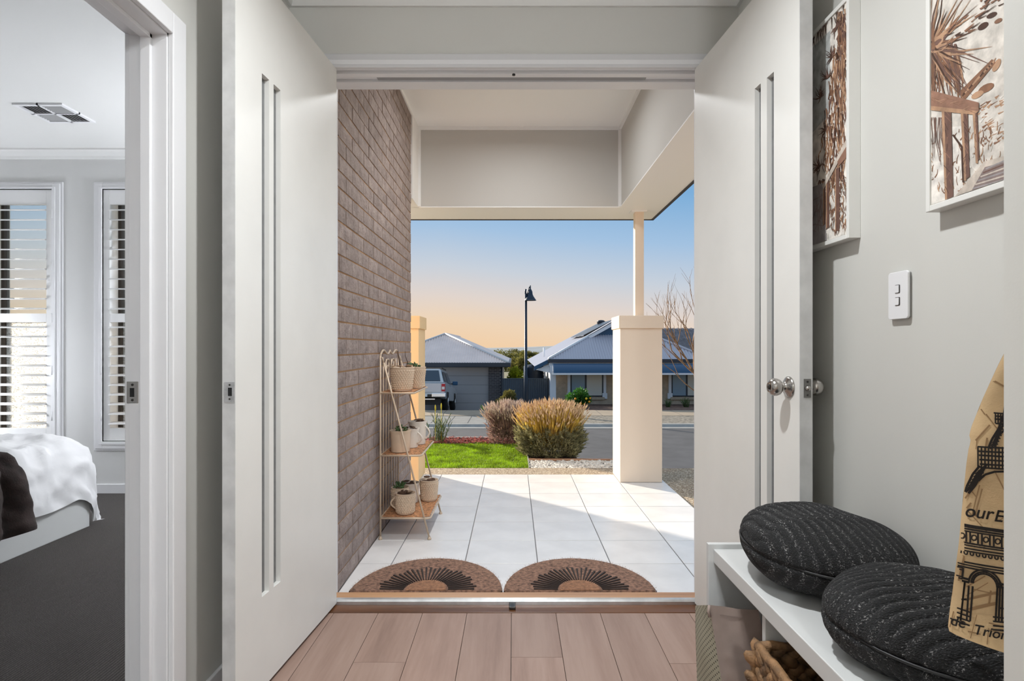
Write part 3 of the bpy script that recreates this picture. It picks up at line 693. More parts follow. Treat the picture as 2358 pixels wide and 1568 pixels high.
# ------------------------------------------------------------------ framed beach-path prints
m_frame = M('white_frame', (226, 225, 221), 0.4)
pal = {'sand': (206, 199, 190), 'pale': (222, 216, 208), 'dk': (70, 46, 34), 'br': (128, 92, 70), 'tan': (172, 136, 108), 'wood': (142, 106, 88),
       'wood2': (108, 80, 70), 'grey': (150, 144, 144), 'step': (132, 116, 112), 'sea': (176, 178, 176), 'rail': (196, 184, 172)}
pn = list(pal); pmats = [M('print_'+k, pal[k], 0.55, var=0.12, vs=40) for k in pn]; pi_ = {k: i for i, k in enumerate(pn)}
XP = XR-0.030                                         # face plane of the prints
class Print:
    def __init__(s, y_far, y_near, z0, z1): s.mb = MB(); s.b = (y_near, y_far, z0, z1); s.k = 0
    def clip(s, pts):
        y0, y1, z0, z1 = s.b
        def cl(ps, f, inter):
            out = []
            for i in range(len(ps)):
                a, b_ = ps[i-1], ps[i]
                if f(b_):
                    if not f(a): out.append(inter(a, b_))
                    out.append(b_)
                elif f(a): out.append(inter(a, b_))
            return out
        def I(ax, v): return lambda a, b_: tuple(a[i]+(b_[i]-a[i])*((v-a[ax])/(b_[ax]-a[ax])) for i in range(2))
        for ax, v, sg in ((0, y0, 1), (0, y1, -1), (1, z0, 1), (1, z1, -1)):
            if len(pts) < 3: return []
            pts = cl(pts, lambda p: (p[ax]-v)*sg >= 0, I(ax, v))
        return pts
    def poly(s, px, col):
        s.k += 1
        pts = s.clip([(PX(x, y, XP).y, PX(x, y, XP).z) for x, y in px])
        if len(pts) < 3: return
        x = XP-0.0004-s.k*0.0000015
        area = sum(pts[i-1][0]*pts[i][1]-pts[i][0]*pts[i-1][1] for i in range(len(pts)))
        if area > 0: pts = pts[::-1]
        s.mb.add([(x, y, z) for y, z in pts], [tuple(range(len(pts)))], pi_[col])
    def stroke(s, a, b_, w0, w1, col, bend=0.0):
        ax, ay = a; bx, by = b_; dx, dy = bx-ax, by-ay; L = math.hypot(dx, dy) or 1; nx, ny = -dy/L, dx/L
        mxx, myy = (ax+bx)/2+nx*bend, (ay+by)/2+ny*bend; wm = (w0+w1)/2
        s.poly([(ax+nx*w0/2, ay+ny*w0/2), (mxx+nx*wm/2, myy+ny*wm/2), (mxx-nx*wm/2, myy-ny*wm/2), (ax-nx*w0/2, ay-ny*w0/2)], col)
        s.poly([(mxx+nx*wm/2, myy+ny*wm/2), (bx+nx*w1/2, by+ny*w1/2), (bx-nx*w1/2, by-ny*w1/2), (mxx-nx*wm/2, myy-ny*wm/2)], col)
PZ0, PZ1 = 1.434, 2.122
def picture(y_far, y_near, lab, draw):
    p = thing('framed_print', lab, 'picture', (XR, (y_far+y_near)/2, PZ0), group='framed prints on the right wall')
    f = 0.013; XFf = XP-0.004
    MB().box(XFf, XR, y_near, y_near+f, PZ0, PZ1).box(XFf, XR, y_far-f, y_far, PZ0, PZ1).box(XFf, XR, y_near+f, y_far-f, PZ0, PZ0+f).box(XFf, XR, y_near+f, y_far-f, PZ1-f, PZ1).build('frame', m_frame, p, bevel=0.0012)
    MB().box(XP, XR, y_near+f, y_far-f, PZ0+f, PZ1-f).build('canvas', pmats[pi_['sand']], p)
    pr = Print(y_far-f-0.002, y_near+f+0.002, PZ0+f+0.002, PZ1-f-0.002); draw(pr)
    pr.mb.build('print', pmats, p)
def draw2(p):                                          # pandanus, rail and steps (right picture)
    q = random.Random(11)
    p.poly([(2125, -400), (2700, -400), (2700, 700), (2125, 700)], 'sand')
    p.poly([(2125, 300), (2215, 290), (2230, 480), (2125, 500)], 'pale')
    for i in range(150):                               # rocky scree on the right
        x = q.uniform(2250, 2420); y = q.uniform(215, 330)+(2310-x)*0.35
        p.stroke((x, y), (x+q.uniform(6, 18), y-q.uniform(3, 12)), q.uniform(2, 7), 1, q.choice(['tan', 'br', 'pale', 'tan']))
    for i in range(120):
        x = q.uniform(2145, 2300); y = q.uniform(300, 450)
        p.stroke((x, y), (x+q.uniform(-8, 8), y-q.uniform(6, 24)), q.uniform(1, 3.5), 1, q.choice(['tan', 'br', 'br', 'pale']), q.uniform(-3, 3))
    for (cx, cy, rx, ry, c) in ((2272, 203, 18, 11, 'br'), (2252, 218, 14, 9, 'tan'), (2296, 150, 9, 15, 'tan'), (2285, 35, 12, 7, 'dk'), (2265, 60, 12, 9, 'dk'), (2300, 48, 9, 6, 'br')):
        p.poly([(cx+rx*math.cos(t_)-0.35*ry*math.sin(t_), cy+ry*math.sin(t_)-0.3*rx*math.cos(t_)) for t_ in [i*0.52 for i in range(12)]], c)
    p.stroke((2215, 222), (2290, 140), 22, 12, 'br'); 
    for i in range(26):
        f_ = i/26; p.stroke((2215+75*f_, 224-82*f_), (2222+75*f_, 212-82*f_), 4, 1, q.choice(['dk', 'tan']))
    for i in range(60):                                # hanging skirt of dead leaves
        x = q.uniform(2138, 2205); y = q.uniform(100, 150)
        p.stroke((x, y), (x+q.uniform(0, 30), y+q.uniform(50, 110)), q.uniform(3, 7), 1, q.choice(['br', 'dk', 'wood2', 'tan']), q.uniform(-8, 8))
    for i in range(70):                                # crown of long leaves
        a = q.uniform(-3.0, 1.1); L = q.uniform(40, 165)
        p.stroke((2146+q.uniform(-8, 8), 110+q.uniform(-14, 14)), (2146+L*math.cos(a)*0.9, 110+L*math.sin(a)), q.uniform(4, 9), 0.6, q.choice(['dk', 'br', 'tan', 'wood2']), q.uniform(-12, 12))
    for i in range(40):
        x = q.uniform(2180, 2330); y = 90-(x-2180)*0.8+q.uniform(-25, 25)
        p.stroke((x, y), (x+q.uniform(10, 26), y-q.uniform(5, 20)), q.uniform(2, 6), 1, q.choice(['dk', 'br']))
    for i in range(14):
        x = q.uniform(2140, 2180); p.stroke((x, 270), (x+q.uniform(-6, 20), q.uniform(340, 380)), 1.6, 0.8, 'wood2', q.uniform(-8, 8))
    for (x0, x1, y0, y1) in ((2170, 2192, 250, 462), (2214, 2230, 255, 416), (2241, 2252, 250, 376)):
        p.poly([(x0, y0), (x1, y0), (x1+5, y1-10), (x0+8, y1)], 'wood2')
        p.poly([(x0, y0), (x0+6, y0), (x0+13, y1), (x0+8, y1)], 'tan')
        for i in range(12): p.stroke((q.uniform(x0+4, x1), y0+i*(y1-y0)/13), (q.uniform(x0+6, x1+3), y0+(i+1)*(y1-y0)/13), 1.5, 1, q.choice(['dk', 'wood']))
    p.stroke((2196, 310), (2218, 340), 4, 5, 'dk'); p.stroke((2217, 338), (2220, 420), 5, 4, 'dk')
    p.poly([(2130, 204), (2256, 236), (2256, 256), (2130, 242)], 'wood'); p.poly([(2130, 242), (2256, 256), (2244, 264), (2130, 252)], 'tan')
    for i in range(16): p.stroke((2134+i*7, 212+i*1.8+q.uniform(0, 20)), (2150+i*7, 214+i*1.9+q.uniform(0, 22)), 1.4, 0.8, q.choice(['br', 'tan']))
    p.poly([(2186, 470), (2268, 372), (2420, 330), (2420, 470), (2250, 470)], 'rail')
    p.poly([(2222, 470), (2270, 385), (2420, 345), (2420, 470)], 'step')
    for i in range(9): p.stroke((2230+i*6, 452-i*9), (2420, 415-i*12), 3.0, 4.0, q.choice(['grey', 'rail', 'wood2']), -3)
def draw1(p):                                          # shaggy trunk with handrail (left picture)
    q = random.Random(23)
    p.poly([(1850, -200), (2000, -200), (2000, 700), (1850, 700)], 'pale')
    p.poly([(1850, 130), (1912, 70), (1912, 260), (1850, 330)], 'sea')
    for i in range(460):
        y = q.uniform(20, 420); x = 1948-q.betavariate(1.3, 2.0)*(22+0.16*max(0, y-80))
        L = q.uniform(16, 44)
        p.stroke((x, y), (x+q.uniform(-7, 7), y+L), q.uniform(2, 4.5), 0.8, q.choice(['br', 'dk', 'tan', 'wood2', 'br', 'tan']), q.uniform(-3, 3))
    for (cx, cy) in ((1918, 130), (1902, 300), (1890, 225), (1906, 180), (1888, 385), (1930, 60)):
        for i in range(16):
            a = q.uniform(0.6, 4.2); L = q.uniform(14, 30); p.stroke((cx, cy), (cx+L*math.cos(a)*0.7, cy-L*math.sin(a)), 2.6, 0.5, q.choice(['dk', 'wood2']), q.uniform(-3, 3))
    for i in range(22):
        x = q.uniform(1872, 1950); y = 90-(x-1872)*1.25; p.stroke((x, y), (x+q.uniform(-7, 7), y+q.uniform(12, 34)), 2.5, 0.5, 'dk')
    for i in range(120):
        x = q.uniform(1900, 1956); y = q.uniform(400, 530); p.stroke((x, y), (x+q.uniform(-6, 6), y+q.uniform(8, 22)), q.uniform(1.5, 4), 1, q.choice(['br', 'pale', 'tan', 'wood2']), q.uniform(-3, 3))
    p.poly([(1850, 440), (1900, 420), (1905, 560), (1850, 600)], 'grey')
    for i in range(20): p.stroke((q.uniform(1868, 1900), q.uniform(440, 530)), (q.uniform(1868, 1900), q.uniform(440, 540)), 2, 1, 'step')
    for (x0, x1, y1) in ((1897, 1903, 520), (1904, 1911, 527), (1925, 1935, 534)):
        p.poly([(x0, 420-(x0-1897)*1.1), (x1, 416-(x0-1897)*1.1), (x1, y1-4), (x0, y1)], 'wood2')
        p.poly([(x0, 420-(x0-1897)*1.1), (x0+2, 416-(x0-1897)*1.1), (x0+2, y1-4), (x0, y1)], 'tan')
    p.poly([(1895, 428), (1960, 302), (1960, 322), (1898, 436)], 'rail'); p.poly([(1930, 372), (1960, 322), (1960, 352), (1932, 384)], 'wood')
picture(2.145, 1.683, 'framed beach print of a shaggy trunk, half hidden behind the right door', draw1)
picture(1.369, 0.905, 'framed beach print of a spiky palm and timber rail above the bench', draw2)

# ------------------------------------------------------------------ tote bag on a hook
m_canvas = M('tote_canvas', (206, 176, 134), 0.85, var=0.07, vs=10, bmp=0.1, bs=400)
m_ink = M('tote_ink', (26, 18, 13), 0.8); m_street = M('tote_street_lines', (150, 118, 82), 0.85); m_strip = M('tote_light_bands', (226, 204, 168), 0.85)
O = P(2183, 1450, 0.95); U = Vector((0.79, -0.61, 0)).normalized(); NB = Vector((-0.61, -0.79, 0)).normalized()
def bagplane(x, y):
    d = Vector(((x-CX)/F, 1, -(y-HY)/F)); cp = Vector((0, 0, CAMZ))
    t_ = (O-cp).dot(NB)/d.dot(NB); p = cp+d*t_; q = p-O
    return q.dot(U), p.z
left_edge = [bagplane(x, y) for x, y in ((2316, 806), (2300, 838), (2284, 872), (2262, 920), (2246, 960), (2236, 985), (2232, 1002), (2236, 1018), (2231, 1030), (2225, 1070), (2221, 1110), (2217, 1150), (2208, 1250), (2196, 1340), (2187, 1405), (2183, 1440), (2186, 1452))]
uc = left_edge[0][0]+0.055
ztop, zbot = left_edge[0][1], left_edge[-1][1]
def edge_u(z):
    for (u0, z0_), (u1, z1_) in zip(left_edge, left_edge[1:]):
        if z1_ <= z <= z0_: 
            return u0+(u1-u0)*((z0_-z)/(z0_-z1_ if z0_ != z1_ else 1))
    return left_edge[0][0] if z > ztop else left_edge[-1][0]
def belly(u, z):                                     # gentle fold depth of the hanging cloth
    e = edge_u(z); f_ = max(0.0, min(1.0, (u-e)/(2*(uc-e) or 1)))
    return 0.016*(max(0.0, 4*f_*(1-f_))**0.5)*(0.4+0.6*min(1, max(0, (ztop-z)/0.3))) + 0.0025*math.sin(40*(z)+u*30)
def on_bag(u, z, lift=0.0):
    p = O+U*u+NB*(belly(u, z)+lift); return Vector((p.x, p.y, z))
def zb_(f_): return zbot - 0.012*math.sin(math.pi*f_)
tote = thing('tote_bag', 'canvas tote bag printed with monuments hanging from a hook on the right', 'bag', tuple(O+U*uc+Vector((0, 0, zbot-O.z))))
def face(sgn):
    def fn(fu, fv):
        z = ztop+(zb_(fu)-ztop)*fv; e = edge_u(max(z, zbot)); u = e+2*(uc-e)*fu
        p = on_bag(u, z)
        if sgn < 0: p = p-NB*(2*belly(u, z)*0.9+0.004)
        return p
    return fn
MB().grid(28, 60, face(1)).build('front_cloth', m_canvas, tote)
MB().grid(28, 60, face(-1)).build('back_cloth', m_canvas, tote)
hookp = O+U*uc+NB*0.004; hookp.z = ztop+0.20
for dy in (0.008, -0.008):
    w_ = 0.03
    MB().tube([on_bag(uc-w_, ztop-0.02)+NB*dy, on_bag(uc-w_*0.6, ztop+0.09)+NB*dy, hookp+NB*dy*0.5, on_bag(uc+w_*0.6, ztop+0.09)+NB*dy, on_bag(uc+w_, ztop-0.02)+NB*dy], [0.007]*5, 8).build('handle', m_canvas, tote)
ink = MB(); street = MB(); band = MB()
def seg(mb, a, b_, wpx, lift):
    """ink line drawn on the cloth between two photo pixels"""
    (u0, z0_), (u1, z1_) = bagplane(*a), bagplane(*b_)
    n = max(1, int(math.hypot(u1-u0, z1_-z0_)/0.008)); dx, dz = u1-u0, z1_-z0_; L = math.hypot(dx, dz) or 1
    h = wpx*1.25*0.95/F/2; nx, nz = -dz/L*h, dx/L*h; vs = []; ok = []
    for i in range(n+1):
        u, z = u0+dx*i/n, z0_+dz*i/n
        ok.append(u > edge_u(z)+0.0015 and u < 2*uc-edge_u(z) and z > zbot-0.008 and z < ztop)
        vs += [on_bag(u+nx, z+nz, lift), on_bag(u-nx, z-nz, lift)]
    fs = [(2*i, 2*i+1, 2*i+3, 2*i+2) for i in range(n) if ok[i] and ok[i+1]]
    if fs: mb.add(vs, fs)
def pl(mb, pts, wpx, lift=0.0012):
    for a, b_ in zip(pts, pts[1:]): seg(mb, a, b_, wpx, lift)
q = random.Random(4)
for i in range(70):                                   # faint street map over the whole cloth
    x, y = q.uniform(2180, 2420), q.uniform(850, 1480); a = q.choice([0.35, 1.75, 0.9, 2.4])+q.uniform(-0.2, 0.2); L = q.uniform(25, 90)
    pl(street, [(x, y), (x+L*math.cos(a), y+L*math.sin(a))], q.choice([1.2, 1.8, 2.6]), 0.0006)
# tower: slender legs, two galleries, arch (only its left half is in sight)
TX = 2318
for sx_ in (1, -1):
    def m_(pts): return [(TX+sx_*(x-TX), y) for x, y in pts]
    pl(ink, m_([(2318, 905), (2312, 950), (2300, 985), (2284, 1010), (2276, 1030)]), 3.5)
    pl(ink, m_([(2318, 985), (2300, 1000), (2290, 1030)]), 3)
    for i in range(8): 
        f_ = i/8; pl(ink, m_([(2306-26*f_, 975+52*f_), (2314-22*f_, 983+52*f_)]), 2.2); pl(ink, m_([(2314-22*f_, 972+50*f_), (2300-24*f_, 988+50*f_)]), 2.2)
    for y, x0 in ((950, 2288), (957, 2291), (964, 2290), (974, 2292)): pl(ink, m_([(x0, y), (TX, y+2)]), 2.6)
    for x in range(2292, 2318, 6): pl(ink, m_([(x, 950), (x, 974)]), 2)
    for y, x0 in ((1027, 2251), (1037, 2252), (1046, 2254), (1056, 2255), (1066, 2256), (1074, 2258)): pl(ink, m_([(x0, y), (TX, y+3)]), 3)
    for x in range(2252, 2318, 8): pl(ink, m_([(x, 1027), (x, 1076)]), 2.2)
    pl(ink, m_([(2256, 1070), (2240, 1090), (2226, 1120), (2220, 1145)]), 3.5)
    pl(ink, m_([(2272, 1065), (2256, 1095), (2244, 1118), (2230, 1135)]), 3.5)
    pl(ink, m_([(2318, 1082), (2290, 1083), (2268, 1090), (2252, 1105)]), 3.5)
    for i in range(7):
        f_ = i/7; pl(ink, m_([(2258-32*f_, 1072+55*f_), (2264-30*f_, 1088+48*f_)]), 2.6); pl(ink, m_([(2268-28*f_, 1070+50*f_), (2246-26*f_, 1090+50*f_)]), 2.6)
    pl(ink, m_([(2215, 1148), (2232, 1150)]), 6); pl(ink, m_([(2215, 1156), (2230, 1157)]), 5)
# arch: cornices, medallions, dentils, opening, columns
def sl(x): return (x-2210)*0.135                       # lines drop a little towards the right
for y, wd_ in ((1206, 6), (1213, 3), (1218, 2.5), (1244, 3), (1249, 2.5), (1256, 2.6), (1262, 2.6), (1288, 3), (1294, 2.5), (1300, 3)):
    pl(ink, [(2190, y+sl(2190)), (2420, y+sl(2420))], wd_)
for k in range(9):
    x = 2216+k*27; y = 1230+sl(x)
    pl(ink, [(x-9, y-12), (x-9, y+12)], 2.6); pl(ink, [(x+9, y-11), (x+9, y+13)], 2.6)
    pl(ink, [(x+6*math.cos(t_), y+6*math.sin(t_)) for t_ in [i*0.7 for i in range(10)]], 2.2)
for k in range(16): 
    x = 2206+k*14; pl(ink, [(x, 1264+sl(x)), (x+1, 1270+sl(x)), (x+7, 1271+sl(x)), (x+8, 1265+sl(x))], 2.2)
for r0, wd_ in ((1.0, 3), (0.86, 2.4), (0.75, 3)):
    pl(ink, [(2268-37*r0*math.cos(t_)+0, 1342-36*r0*math.sin(t_)+sl(2268-37*r0*math.cos(t_))-8) for t_ in [i*math.pi/14 for i in range(15)]], wd_)
for x0, x1 in ((2231, 2226), (2240, 2234), (2296, 2292), (2302, 2299), (2308, 2306)):
    pl(ink, [(x0, 1345), (x1, 1425)], 2.8)
for x0, x1 in ((2214, 2206), (2216, 2222)): pl(ink, [(2222, 1335), (2212, 1425)], 2.8)
for x, y in ((2204, 1303), (2209, 1308)): pl(ink, [(x, y), (2218, y+1), (2216, y+22), (x-2, y+20)], 2.6)
for y in (1324, 1331): pl(ink, [(2198, y), (2232, y+6)], 4); pl(ink, [(2296, y+12), (2330, y+16)], 4)
pl(ink, [(2190, 1370), (2214, 1378), (2226, 1376)], 3); pl(ink, [(2298, 1392), (2330, 1396)], 3)
for y in (1392, 1402, 1412, 1421): pl(ink, [(2188, y), (2236-(y-1392)*0.1, y+14)], 2.8); pl(ink, [(2286, y+22), (2340, y+26)], 2.8)
pl(street, [(2222, 1378), (2298, 1356)], 4, 0.0009); pl(street, [(2222, 1402), (2294, 1382)], 5, 0.0009)
street.build('street_map', m_street, tote, kind='stuff'); ink.build('monument_print', m_ink, tote, kind='stuff')
def bag_text(s, x, y, hpx, slope):
    cu = bpy.data.curves.new('lettering', 'FONT'); cu.body = s; cu.size = 1.0; cu.shear = 0.25; cu.offset = 0.012
    o = bpy.data.objects.new('lettering', cu); C.objects.link(o)
    dg = bpy.context.evaluated_depsgraph_get(); me = o.evaluated_get(dg).to_mesh(); mb = MB()
    vs = []; bad = set()
    for i, v in enumerate(me.vertices):
        px, py = x+v.co.x*hpx*1.12, y-v.co.y*hpx+v.co.x*hpx*1.12*slope
        u, z = bagplane(px, py)
        if u < edge_u(z)+0.001 or u > 2*uc-edge_u(z): bad.add(i)
        vs.append(on_bag(u, z, 0.0016))
    fs = [tuple(p.vertices) for p in me.polygons if not any(i in bad for i in p.vertices)]
    o.evaluated_get(dg).to_mesh_clear(); bpy.data.objects.remove(o, do_unlink=True); bpy.data.curves.remove(cu)
    if fs: mb.add(vs, fs); mb.build('lettering', m_ink, tote)
bag_text('Tour', 2193, 1184, 40, 0.10); bag_text('Eiffel', 2287, 1196, 38, 0.10)
bag_text('Arc de', 2123, 1421, 32, 0.20); bag_text('Triomphe', 2240, 1452, 31, 0.18)
hk = thing('wall_hook', 'small steel coat hook behind the wall end at the right', 'hook', (hookp.x, YN, hookp.z))
MB().lathe([(0, 0.0), (0.016, 0.0), (0.016, 0.004), (0, 0.004)], (hookp.x, YN, hookp.z+0.02), 16, 'Y').build('hook_plate', m_steel, hk)
MB().tube([(hookp.x, YN+0.003, hookp.z+0.02), (hookp.x, (YN+hookp.y)/2, hookp.z+0.004), (hookp.x, hookp.y, hookp.z-0.006), (hookp.x, hookp.y+0.014, hookp.z+0.012)], 0.0045, 8).build('hook_arm', m_steel, hk)

# ------------------------------------------------------------------ bedroom: bed, doona, throw, vent
m_linen = M('white_linen', (226, 226, 227), 0.85, bmp=0.25, bs=26)
m_bedbase = M('pale_bed_base', (206, 207, 206), 0.45)
m_throw = M('dark_brown_fleece', (40, 30, 27), 0.95, var=0.25, vs=18, bmp=0.5, bs=160)
bd = thing('bed', 'white bed with its foot towards the doorway', 'bed', (-3.6, 2.95, 0.004))
MB().box(-4.55, -2.66, 2.17, 3.745, 0.004, 0.235).build('bed_base', m_bedbase, bd, bevel=0.004)
MB().box(-4.55, -2.68, 2.19, 3.725, 0.235, 0.50).build('mattress', m_linen, bd, bevel=0.06)
def drape(s, Rr):
    a = min(max(s, 0)/Rr, math.pi/2)
    return (s if s < 0 else Rr*math.sin(a)), (0 if s < 0 else Rr*(1-math.cos(a))+max(0, s-Rr*math.pi/2))
from mathutils import noise as mnoise
def doona(u, v):
    s = -1.70+(1.70+0.46)*u; tt = -1.66+(1.66+0.60)*v                # along the bed, across the bed
    fx, gx_ = drape(s, 0.17); fy, gy_ = drape(tt, 0.17)
    wr = mnoise.ridged_multi_fractal(Vector((s*6.5, tt*6.5, 0.3)), 1.0, 2.0, 5, 0.9, 2.0)*0.03 + mnoise.noise(Vector((s*2.2, tt*2.2, 5)))*0.03
    hem = 0.02*math.sin(tt*9)+0.015*math.sin(s*11)
    flare = 0.05*max(0, s-0.2)+0.03*max(0, s-0.2)*math.sin(tt*14)
    x = -2.83+fx+flare+wr*0.6*(1 if s > 0.1 else 0); y = 3.58+fy+0.10*max(0, tt-0.15)+wr*0.6*(1 if tt > 0.1 else 0)
    z = 0.568-gx_-gy_*(0.85+0.5*max(0, s))+wr*(1 if s < 0.2 and tt < 0.2 else 0.4)+hem*max(0, min(1, s*3))
    return Vector((x, y, max(z, 0.03)))
dn = thing('doona', 'rumpled white doona spread over the bed', 'bedding', (-3.5, 2.9, 0.2))
MB().grid(110, 110, doona).build('cover', m_linen, dn)
def throw(u, v):
    s = -0.75+(0.75+0.66)*u; tt = v
    fx, g = drape(s, 0.20)
    ycen = 2.71+0.06*math.sin(3*s); half = 0.33-0.03*math.sin(s*5+1)
    wr = mnoise.fractal(Vector((s*5, tt*4, 2.3)), 1.0, 2.0, 3)*0.035
    fold_ = 0.085*abs(math.sin(tt*math.pi*2.5+s*1.5))**0.8
    e = (abs(tt-0.5)*2)**6
    x = -2.775+fx+(0.07+fold_*0.9+wr)*(1 if s > 0.15 else 0.4)*(1-0.7*e)
    y = ycen+(tt-0.5)*2*half+0.05*max(0, s)*(tt-0.5)
    z = 0.60-g*0.78+(0.035+fold_*0.6+wr)*(1-e)*(1 if s < 0.2 else 0.3)
    return Vector((x, y, z))
tw = thing('throw_blanket', 'dark brown fleece throw bunched over the foot of the bed', 'blanket', (-2.8, 2.71, 0.14))
MB().grid(70, 60, throw).build('fleece', m_throw, tw)
vn = thing('ceiling_vent', 'square white air vent in the bedroom ceiling', 'vent', (-2.95, 3.83, BC-0.012))
vx0, vx1, vy0, vy1 = -3.11, -2.80, 3.70, 4.00; fz = BC-0.012
MB().box(vx0, vx1, vy0, vy0+0.022, fz, BC).box(vx0, vx1, vy1-0.022, vy1, fz, BC).box(vx0, vx0+0.022, vy0+0.022, vy1-0.022, fz, BC).box(vx1-0.022, vx1, vy0+0.022, vy1-0.022, fz, BC).box((vx0+vx1)/2-0.006, (vx0+vx1)/2+0.006, vy0, vy1, fz, BC).box(vx0, vx1, (vy0+vy1)/2-0.006, (vy0+vy1)/2+0.006, fz, BC).build('frame', m_trim, vn)
MB().box(vx0+0.02, vx1-0.02, vy0+0.02, vy1-0.02, BC-0.0015, BC-0.0005).build('backing', m_rebate, vn)
m_vane = M('vent_vane', (150, 150, 150), 0.5)
xm, ym = (vx0+vx1)/2, (vy0+vy1)/2
for qx in (0, 1):
    for qy in (0, 1):
        ax, bx_ = (vx0+0.022, xm-0.006) if qx == 0 else (xm+0.006, vx1-0.022)
        ay, by_ = (vy0+0.022, ym-0.006) if qy == 0 else (ym+0.006, vy1-0.022)
        for i in range(6):
            mb = MB()
            if (qx+qy) % 2 == 0:
                x = ax+(bx_-ax)*(i+0.5)/6; mb.prism([(x-0.006, ay, BC-0.002), (x+0.006, ay, fz+0.002), (x+0.007, ay, fz+0.003), (x-0.005, ay, BC-0.001)], (0, by_-ay, 0))
            else:
                y = ay+(by_-ay)*(i+0.5)/6; mb.prism([(ax, y-0.006, BC-0.002), (ax, y+0.006, fz+0.002), (ax, y+0.007, fz+0.003), (ax, y-0.005, BC-0.001)], (bx_-ax, 0, 0))
            mb.build('vane', m_vane, vn)
# ================================================================== THINGS ON THE PORCH
m_wire = M('cream_enamelled_wire', (206, 184, 160), 0.4, 0.2)
m_coir = M('woven_coir', (176, 126, 88), 0.95, var=0.3, vs=70, bmp=0.8, bs=260)
YS0, YS1 = 3.70, 4.27; XK = -0.826
st_ = thing('plant_stand', 'three tier cream wire plant stand against the brick wall', 'plant stand', (-0.68, 3.98, PZ))
def tb_(name, pts, r=0.0055, par=st_): return MB().tube(pts, r, 8).build(name, m_wire, par)
for y in (YS0, YS1):
    tb_('back_leg', [(XK, y, PZ+0.012), (XK, y, 1.075)], 0.006)
    tb_('front_leg', [(-0.806, y, 1.03), (-0.523, y, PZ+0.012)], 0.006)
    for x in (XK, -0.523): MB().lathe([(0, 0), (0.012, 0), (0.013, 0.006), (0.008, 0.014), (0.006, 0.02)], (x, y, PZ), 12).build('foot', m_wire, st_)
    tb_('side_scroll', [(XK, y, 1.055), (XK+0.012, y, 1.064), (-0.806, y, 1.03)], 0.005)
tops = []
for i in range(41):
    f_ = i/40; y = YS0+(YS1-YS0)*f_
    tops.append((XK, y, 1.075+0.022*math.sin(f_*math.pi*4)*(1 if f_ < 0.5 else -1)*0.9+0.03*math.sin(math.pi*f_)))
tb_('top_scroll', tops, 0.0065)
for k, sgn in ((0.32, 1), (0.68, -1)):
    cy = YS0+(YS1-YS0)*k
    tb_('curl', [(XK+0.004, cy+sgn*0.09*(1-i/26)*math.cos(i*0.42), 0.985+0.075*(1-i/26)*math.sin(i*0.42)) for i in range(24)], 0.004)
for k in range(1, 7):
    y = YS0+(YS1-YS0)*k/7; tb_('back_rod', [(XK, y, 0.05), (XK, y, 1.05)], 0.004)
shelf = {}
for nm, z, xf in (('top', 0.841, -0.630), ('middle', 0.454, -0.585), ('bottom', 0.066, -0.530)):
    rim_ = [(XK, YS0, z), (xf, YS0, z), (xf+0.012, YS0+0.02, z), (xf+0.012, YS1-0.02, z), (xf, YS1, z), (XK, YS1, z), (XK, YS0, z)]
    sh_ = MB().tube(rim_, 0.006, 8).build('shelf_rim', m_wire, st_)
    wires = MB()
    for i in range(1, 12):
        y = YS0+(YS1-YS0)*i/12; wires.tube([(XK, y, z-0.002), (xf+0.01, y, z-0.002)], 0.0022, 5)
    wires.build('shelf_wires', m_wire, sh_, kind='stuff')
    MB().grid(20, 40, lambda u, v: (XK+0.008+(xf-XK-0.002)*u, YS0+0.008+(YS1-YS0-0.016)*v, z+0.004+0.003*math.sin(u*40)*math.sin(v*90)+0.004*(abs(u-0.5)*2)**4)).build('coir_mat', m_coir, sh_)
    shelf[nm] = (z+0.008, xf)

